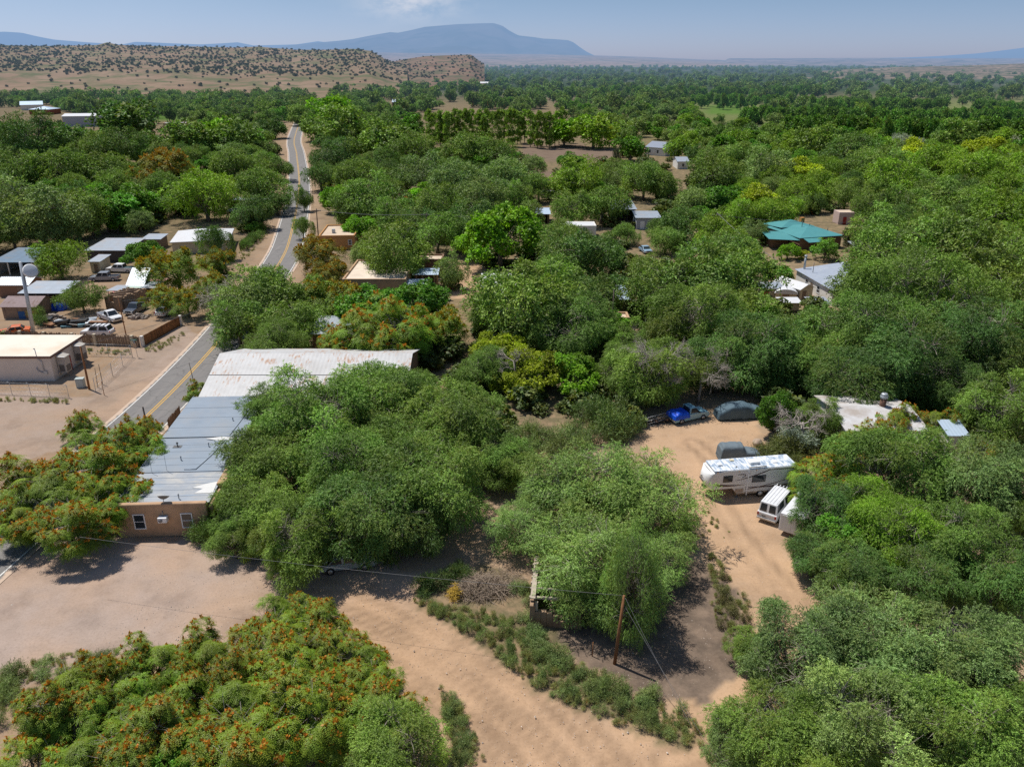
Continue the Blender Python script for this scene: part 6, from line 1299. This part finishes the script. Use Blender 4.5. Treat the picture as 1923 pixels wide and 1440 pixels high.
# ------------------------------------------------------------------ scrub on the hills
rj = random.Random(9)
nj = 0
JP = []
def hill_pts(G, n, t0, t1, dens):
    nr, nc = G.shape[:2]; k = 0
    while k < n:
        i = rj.randrange(int(nr * t0), min(nr - 3, int(nr * t1))); j = rj.randrange(0, nc - 1)
        a, b = rj.random(), rj.random()
        p = G[i, j] * (1 - a) * (1 - b) + G[i, j + 1] * a * (1 - b) + G[i + 1, j] * (1 - a) * b + G[i + 1, j + 1] * a * b
        if rj.random() < dens(p): JP.append(p); k += 1
cl = lambda p: .25 + .9 * float(hash_noise(np.array(p[0] / 60), np.array(p[1] / 60), 3))
hill_pts(hill, 3600, .38, .99, cl); hill_pts(hill, 150, .05, .42, lambda p: .5); hill_pts(hill2, 320, .2, .98, cl)
JP.sort(key=lambda p: p[1])
def merged_trees(name, items, tint_scale=1.0):
    """Growth that reads as one mass: one mesh of many small crowns."""
    Vs, Ts = [], []
    for key, x, y, z, s, szz, tint in items:
        p = PROTO[key][rj.randrange(len(PROTO[key]))]; me = p['mesh']
        if 'np' not in p:
            v = np.zeros(len(me.vertices) * 3, np.float32); me.vertices.foreach_get('co', v); t = np.zeros(len(me.vertices) * 4, np.float32); me.attributes['tint'].data.foreach_get('color', t)
            f = np.zeros(len(me.loops), np.int32); me.loops.foreach_get('vertex_index', f)
            f = f.reshape(-1, 4); p['np'] = (v.reshape(-1, 3)[f].reshape(-1, 3), t.reshape(-1, 4)[f].reshape(-1, 4))
        v, t = p['np']; n4 = len(v) // 4; keep = v.reshape(n4, 4, 3), t.reshape(n4, 4, 4)
        frac = min(1.0, tint[1]); sel = np.random.default_rng(int(abs(x * 7 + y))).random(n4) < frac
        v = keep[0][sel].reshape(-1, 3).copy(); t = keep[1][sel].reshape(-1, 4).copy()
        if frac < .9:   # fewer, larger leaves on crowns that show only a few pixels
            q = v.reshape(-1, 4, 3); cen = q.mean(1, keepdims=True); v = (cen + (q - cen) * min(3.2, (1 / frac) ** .5)).reshape(-1, 3)
        a = rj.uniform(0, 6.28); c, s_ = math.cos(a), math.sin(a)
        v = np.stack([v[:, 0] * c - v[:, 1] * s_, v[:, 0] * s_ + v[:, 1] * c, v[:, 2]], 1) * np.array([s, s, szz]) + np.array([x, y, z])
        t[:, 0] *= tint[0]; t[:, 1] = np.clip(t[:, 1] + tint[2], 0, 1); Vs.append(v); Ts.append(t)
    V = np.concatenate(Vs); T = np.concatenate(Ts)
    return link(name, np_mesh(name, V, quads_faces(len(V) // 4), [LEAF], T))
JUNLAB = 'dark round juniper bush dotting the pale desert hillside'
for p in JP[:280]:
    pj = PROTO['juniper_far'][rj.randrange(3)]; s = rj.uniform(.45, .95)
    o = link('juniper_bush', pj['mesh']); o.location = (float(p[0]), float(p[1]), float(p[2]) - .2); o.scale = (s, s, s * rj.uniform(.8, 1.2)); o.rotation_euler = (0, 0, rj.uniform(0, 6)); o.color = (*TINT['juniper'], 1)
    tag(o, JUNLAB, 'bush', 'juniper bushes on the desert hill')
o = merged_trees('scrub', [('juniper_far', p[0], p[1], p[2] - .2, (q := rj.uniform(.35, .95)), q * .95, (1, .45, 0)) for p in JP[280:]])
o.color = (*TINT['juniper'], 1); tag(o, 'dark juniper scrub speckling the upper desert hills', 'scrub', kind='stuff')
# ------------------------------------------------------------------ woods beyond the last trees one can tell apart
items = []
for _ in range(5200):
    d = 620 * (5200 / 620) ** (rj.random() ** .8); az = rj.uniform(-.72, .72); x = d * math.tan(az)
    if x < -d * .62 or x > d * .75: continue
    px, py = pr(x, d, 5)
    ylim = 108
    xl = np.interp(px, [-100, 300, 420, 560, 640, 720, 800, 900], [900, 900, 930, 1000, 1080, 1150, 1300, 9000])
    if d > xl: continue
    if d < 900 and px > 1280 and rj.random() < .8: continue
    if any(x0 - 3 < px < x1 + 3 and y0 - 3 < py < y1 + 4 for x0, y0, x1, y1 in KEEP): continue
    if float(hash_noise(np.array(x / 240), np.array(d / 110), 8)) < (.3 if d > 1000 else .12): continue
    if abs(seg_dist(np.array([x]), np.array([d]), ROADC)[0]) < 13: continue
    if any(in_poly(np.array([x]), np.array([d]), P)[0] for P in fields_g): continue
    s = rj.uniform(.7, 1.25) * (1 + .25 * (d > 2500)); fr = .34 if d < 1000 else (.16 if d < 2000 else .07)
    items.append((('elm_far' if rj.random() < .6 else 'cotton_far'), x, d, 0, s, s * rj.uniform(.85, 1.15), (rj.uniform(.7, 1.25), fr, rj.uniform(-.1, .25))))
near_ = [i for i in items if i[2] < 1000]; far_ = [i for i in items if i[2] >= 1000]
o = merged_trees('woods', near_); o.color = (.13, .235, .05, 1); tag(o, 'dense green woods filling the valley past the town', 'woods', kind='stuff')
o = merged_trees('forest', far_); o.color = (.13, .235, .06, 1); tag(o, 'hazy riverside forest stretching to the far mesas', 'forest', kind='stuff')
# low growth between the trees
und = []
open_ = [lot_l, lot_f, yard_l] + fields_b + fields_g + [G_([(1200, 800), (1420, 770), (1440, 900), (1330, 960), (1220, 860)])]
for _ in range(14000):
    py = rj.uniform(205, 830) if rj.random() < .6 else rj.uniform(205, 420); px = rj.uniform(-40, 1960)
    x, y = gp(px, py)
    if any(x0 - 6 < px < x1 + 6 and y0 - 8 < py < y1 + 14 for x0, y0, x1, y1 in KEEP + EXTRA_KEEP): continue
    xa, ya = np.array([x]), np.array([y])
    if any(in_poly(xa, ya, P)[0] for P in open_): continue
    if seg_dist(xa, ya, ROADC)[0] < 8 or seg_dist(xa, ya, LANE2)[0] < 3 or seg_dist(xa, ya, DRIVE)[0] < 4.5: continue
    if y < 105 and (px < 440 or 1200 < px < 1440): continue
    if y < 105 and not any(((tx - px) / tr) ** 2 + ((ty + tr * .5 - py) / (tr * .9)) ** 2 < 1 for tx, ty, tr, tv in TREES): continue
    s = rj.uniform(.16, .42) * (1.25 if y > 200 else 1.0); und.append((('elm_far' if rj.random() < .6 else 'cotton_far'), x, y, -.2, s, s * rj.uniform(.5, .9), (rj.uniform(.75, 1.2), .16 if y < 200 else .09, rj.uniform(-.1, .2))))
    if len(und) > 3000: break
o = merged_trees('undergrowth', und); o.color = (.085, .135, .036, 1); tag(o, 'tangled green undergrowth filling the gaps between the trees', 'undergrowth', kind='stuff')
# short grass on the verges, stones on the dirt
def inside(px_poly, n, seed):
    r_ = random.Random(seed); P = [gp(*p) for p in px_poly]; out = []
    xs = [p[0] for p in P]; ys = [p[1] for p in P]; A = np.random.default_rng(seed); q = np.stack([A.uniform(min(xs), max(xs), n * 6), A.uniform(min(ys), max(ys), n * 6)], 1)
    return q[in_poly(q[:, 0], q[:, 1], P)][:n]
gts = []
for P, n in (([(770, 1128), (900, 1205), (1010, 1298), (1150, 1358), (1310, 1412), (1330, 1380), (1290, 1340), (1150, 1290), (1040, 1230), (960, 1165), (860, 1140)], 400), ([(1000, 1080), (1040, 1230), (1180, 1290), (1000, 1200)], 60), ([(825, 1290), (870, 1330), (915, 1440), (850, 1440)], 90), ([(140, 1225), (230, 1225), (230, 1265), (0, 1340), (0, 1260)], 120),
             ([(1330, 1030), (1400, 1120), (1425, 1250), (1370, 1240), (1335, 1140)], 110), ([(270, 655), (345, 625), (350, 632), (280, 668)], 50), ([(130, 655), (250, 660), (250, 668), (130, 664)], 50), ([(0, 750), (130, 752), (130, 758), (0, 756)], 40), ([(440, 480), (505, 425), (512, 430), (460, 490)], 80), ([(1180, 970), (1330, 960), (1380, 1010), (1300, 1020)], 60)):
    for x, y in inside(P, n, n + 5): s = rj.uniform(.10, .32); gts.append(('weed', x, y, -.06, s, s * rj.uniform(.8, 1.9), (rj.uniform(.65, 1.15), .5, rj.uniform(0, .5))))
o = merged_trees('grass', gts); o.color = (.27, .31, .125, 1); tag(o, 'short dry grass and weeds along the verges', 'grass', kind='stuff')
st = []
for P, n in ((([(-60, 1100), (700, 1050), (760, 1130), (480, 1220), (0, 1290)]), 1300), ([(600, 1130), (780, 1140), (1000, 1290), (1330, 1420), (1200, 1440), (900, 1440), (800, 1290)], 700), ([(0, 740), (240, 660), (330, 640), (200, 800), (0, 850)], 500), ([(1220, 810), (1420, 780), (1430, 1000), (1480, 1110), (1400, 1100), (1300, 900)], 500), ([(1040, 1140), (1300, 1150), (1390, 1250), (1250, 1320), (1080, 1240)], 500)): st += list(inside(P, n, n + 77))
st = np.array(st); rs = np.random.default_rng(3); k = len(st); sz = rs.gamma(1.6, .010, k) + .012
oc = np.array([(1, 0, 0), (0, 1, 0), (-1, 0, 0), (0, -1, 0), (0, 0, 1)]); Vv = (oc[None] * rs.uniform(.6, 1.3, (k, 5, 1)) * sz[:, None, None]); an = rs.uniform(0, 6.28, k); ca, sa = np.cos(an)[:, None], np.sin(an)[:, None]
Vv = np.stack([Vv[..., 0] * ca - Vv[..., 1] * sa + st[:, None, 0], Vv[..., 0] * sa + Vv[..., 1] * ca + st[:, None, 1], Vv[..., 2] * .8 + .0], -1)
fz = np.array([(0, 1, 4), (1, 2, 4), (2, 3, 4), (3, 0, 4)]); Ff = (np.arange(k)[:, None, None] * 5 + fz[None]).reshape(-1, 3)
o = link('gravel', np_mesh('gravel', Vv.reshape(-1, 3), Ff, [mat('gravel_stone', (.56, .48, .41), .95, .3, 3)])); tag(o, 'loose stones scattered over the dirt lot and tracks', 'gravel', kind='stuff')
# ------------------------------------------------------------------ camera, daylight, renderer
cam = bpy.data.cameras.new('camera'); co = bpy.data.objects.new('camera', cam); col.objects.link(co)
co.location = (0, 0, H); co.rotation_euler = (math.pi / 2 - PITCH, 0, 0)
cam.sensor_width = 36.0; cam.lens = 36.0 * F / 1923.0; cam.clip_start = .5; cam.clip_end = 150000.0
sc.camera = co
SUN = Vector((-0.38, 0.28, 1.0)).normalized()      # towards the sun
sl = bpy.data.lights.new('sun', 'SUN'); sl.energy = 5.0; sl.angle = R_(.53); sl.color = (1.0, .955, .88)
so = bpy.data.objects.new('sun', sl); col.objects.link(so); so.rotation_euler = (-SUN).to_track_quat('-Z', 'Y').to_euler(); so.location = (0, 0, 200)
w = bpy.data.worlds.new('World'); sc.world = w; w.use_nodes = True
nt = w.node_tree; nt.nodes.clear()
sky = N(nt, 'ShaderNodeTexSky', sky_type='NISHITA'); sky.sun_disc = False
sky.sun_elevation = math.asin(SUN.z); sky.sun_rotation = math.atan2(SUN.x, SUN.y)
sky.altitude = 1700; sky.air_density = 1.0; sky.dust_density = 1.6; sky.ozone_density = 1.6
dirn = N(nt, 'ShaderNodeTexCoord').outputs['Generated']
sx = N(nt, 'ShaderNodeSeparateXYZ'); L(nt, dirn, sx.inputs[0])
lowf = ramp(nt, sx.outputs['Z'], [(0.0, (1, 1, 1)), (.22, (0, 0, 0))])
skyc = mixc(nt, 1.0, sky.outputs[0], ramp(nt, sx.outputs['Z'], [(0.0, (.70, .775, 1.23)), (.063, (.63, .71, .92)), (.3, (1, 1, 1))]), 'MULTIPLY')
# thin cumulus over the mountain and a brighter veil to the left
cn = noise(nt, mapping(nt, dirn, (1, 1, 2.2)), 30, 6, .6)
az = math_(nt, 'ARCTAN2', sx.outputs['X'], sx.outputs['Y'])
def bump_(v, c, wd):
    q = math_(nt, 'DIVIDE', math_(nt, 'SUBTRACT', v, c), wd); return math_(nt, 'POWER', 2.718, math_(nt, 'MULTIPLY', math_(nt, 'MULTIPLY', q, q), -1))
cm = math_(nt, 'MULTIPLY', bump_(az, -.115, .05), bump_(sx.outputs['Z'], .062, .016))
cl_ = math_(nt, 'MULTIPLY', ramp(nt, cn, [(.40, (0, 0, 0)), (.60, (1, 1, 1))]), cm)
skyc = mixc(nt, math_(nt, 'MULTIPLY', cl_, .75), skyc, (7.0, 7.25, 8.1, 1))
veil = ramp(nt, az, [(0.0, (1, 1, 1)), (.01, (0, 0, 0))])
vl = math_(nt, 'MULTIPLY', ramp(nt, math_(nt, 'ADD', math_(nt, 'MULTIPLY', az, -.9), .35), [(.38, (0, 0, 0)), (.95, (1, 1, 1))]), math_(nt, 'MULTIPLY', lowf, math_(nt, 'ADD', .35, noise(nt, dirn, 5, 4))))
skyc = mixc(nt, math_(nt, 'MULTIPLY', vl, .5), skyc, (5.9, 7.0, 8.75, 1))
bg = N(nt, 'ShaderNodeBackground'); bg.inputs['Strength'].default_value = .098; L(nt, skyc, bg.inputs[0])
wo = N(nt, 'ShaderNodeOutputWorld'); L(nt, bg.outputs[0], wo.inputs[0])
sc.view_settings.view_transform = 'Standard'; sc.view_settings.look = 'None'; sc.view_settings.exposure = 0; sc.view_settings.gamma = 1
cy = sc.cycles
cy.max_bounces = 4; cy.diffuse_bounces = 2; cy.glossy_bounces = 2; cy.transmission_bounces = 3; cy.transparent_max_bounces = 4
cy.caustics_reflective = False; cy.caustics_refractive = False; cy.sample_clamp_indirect = 6.0
cy.use_denoising = False
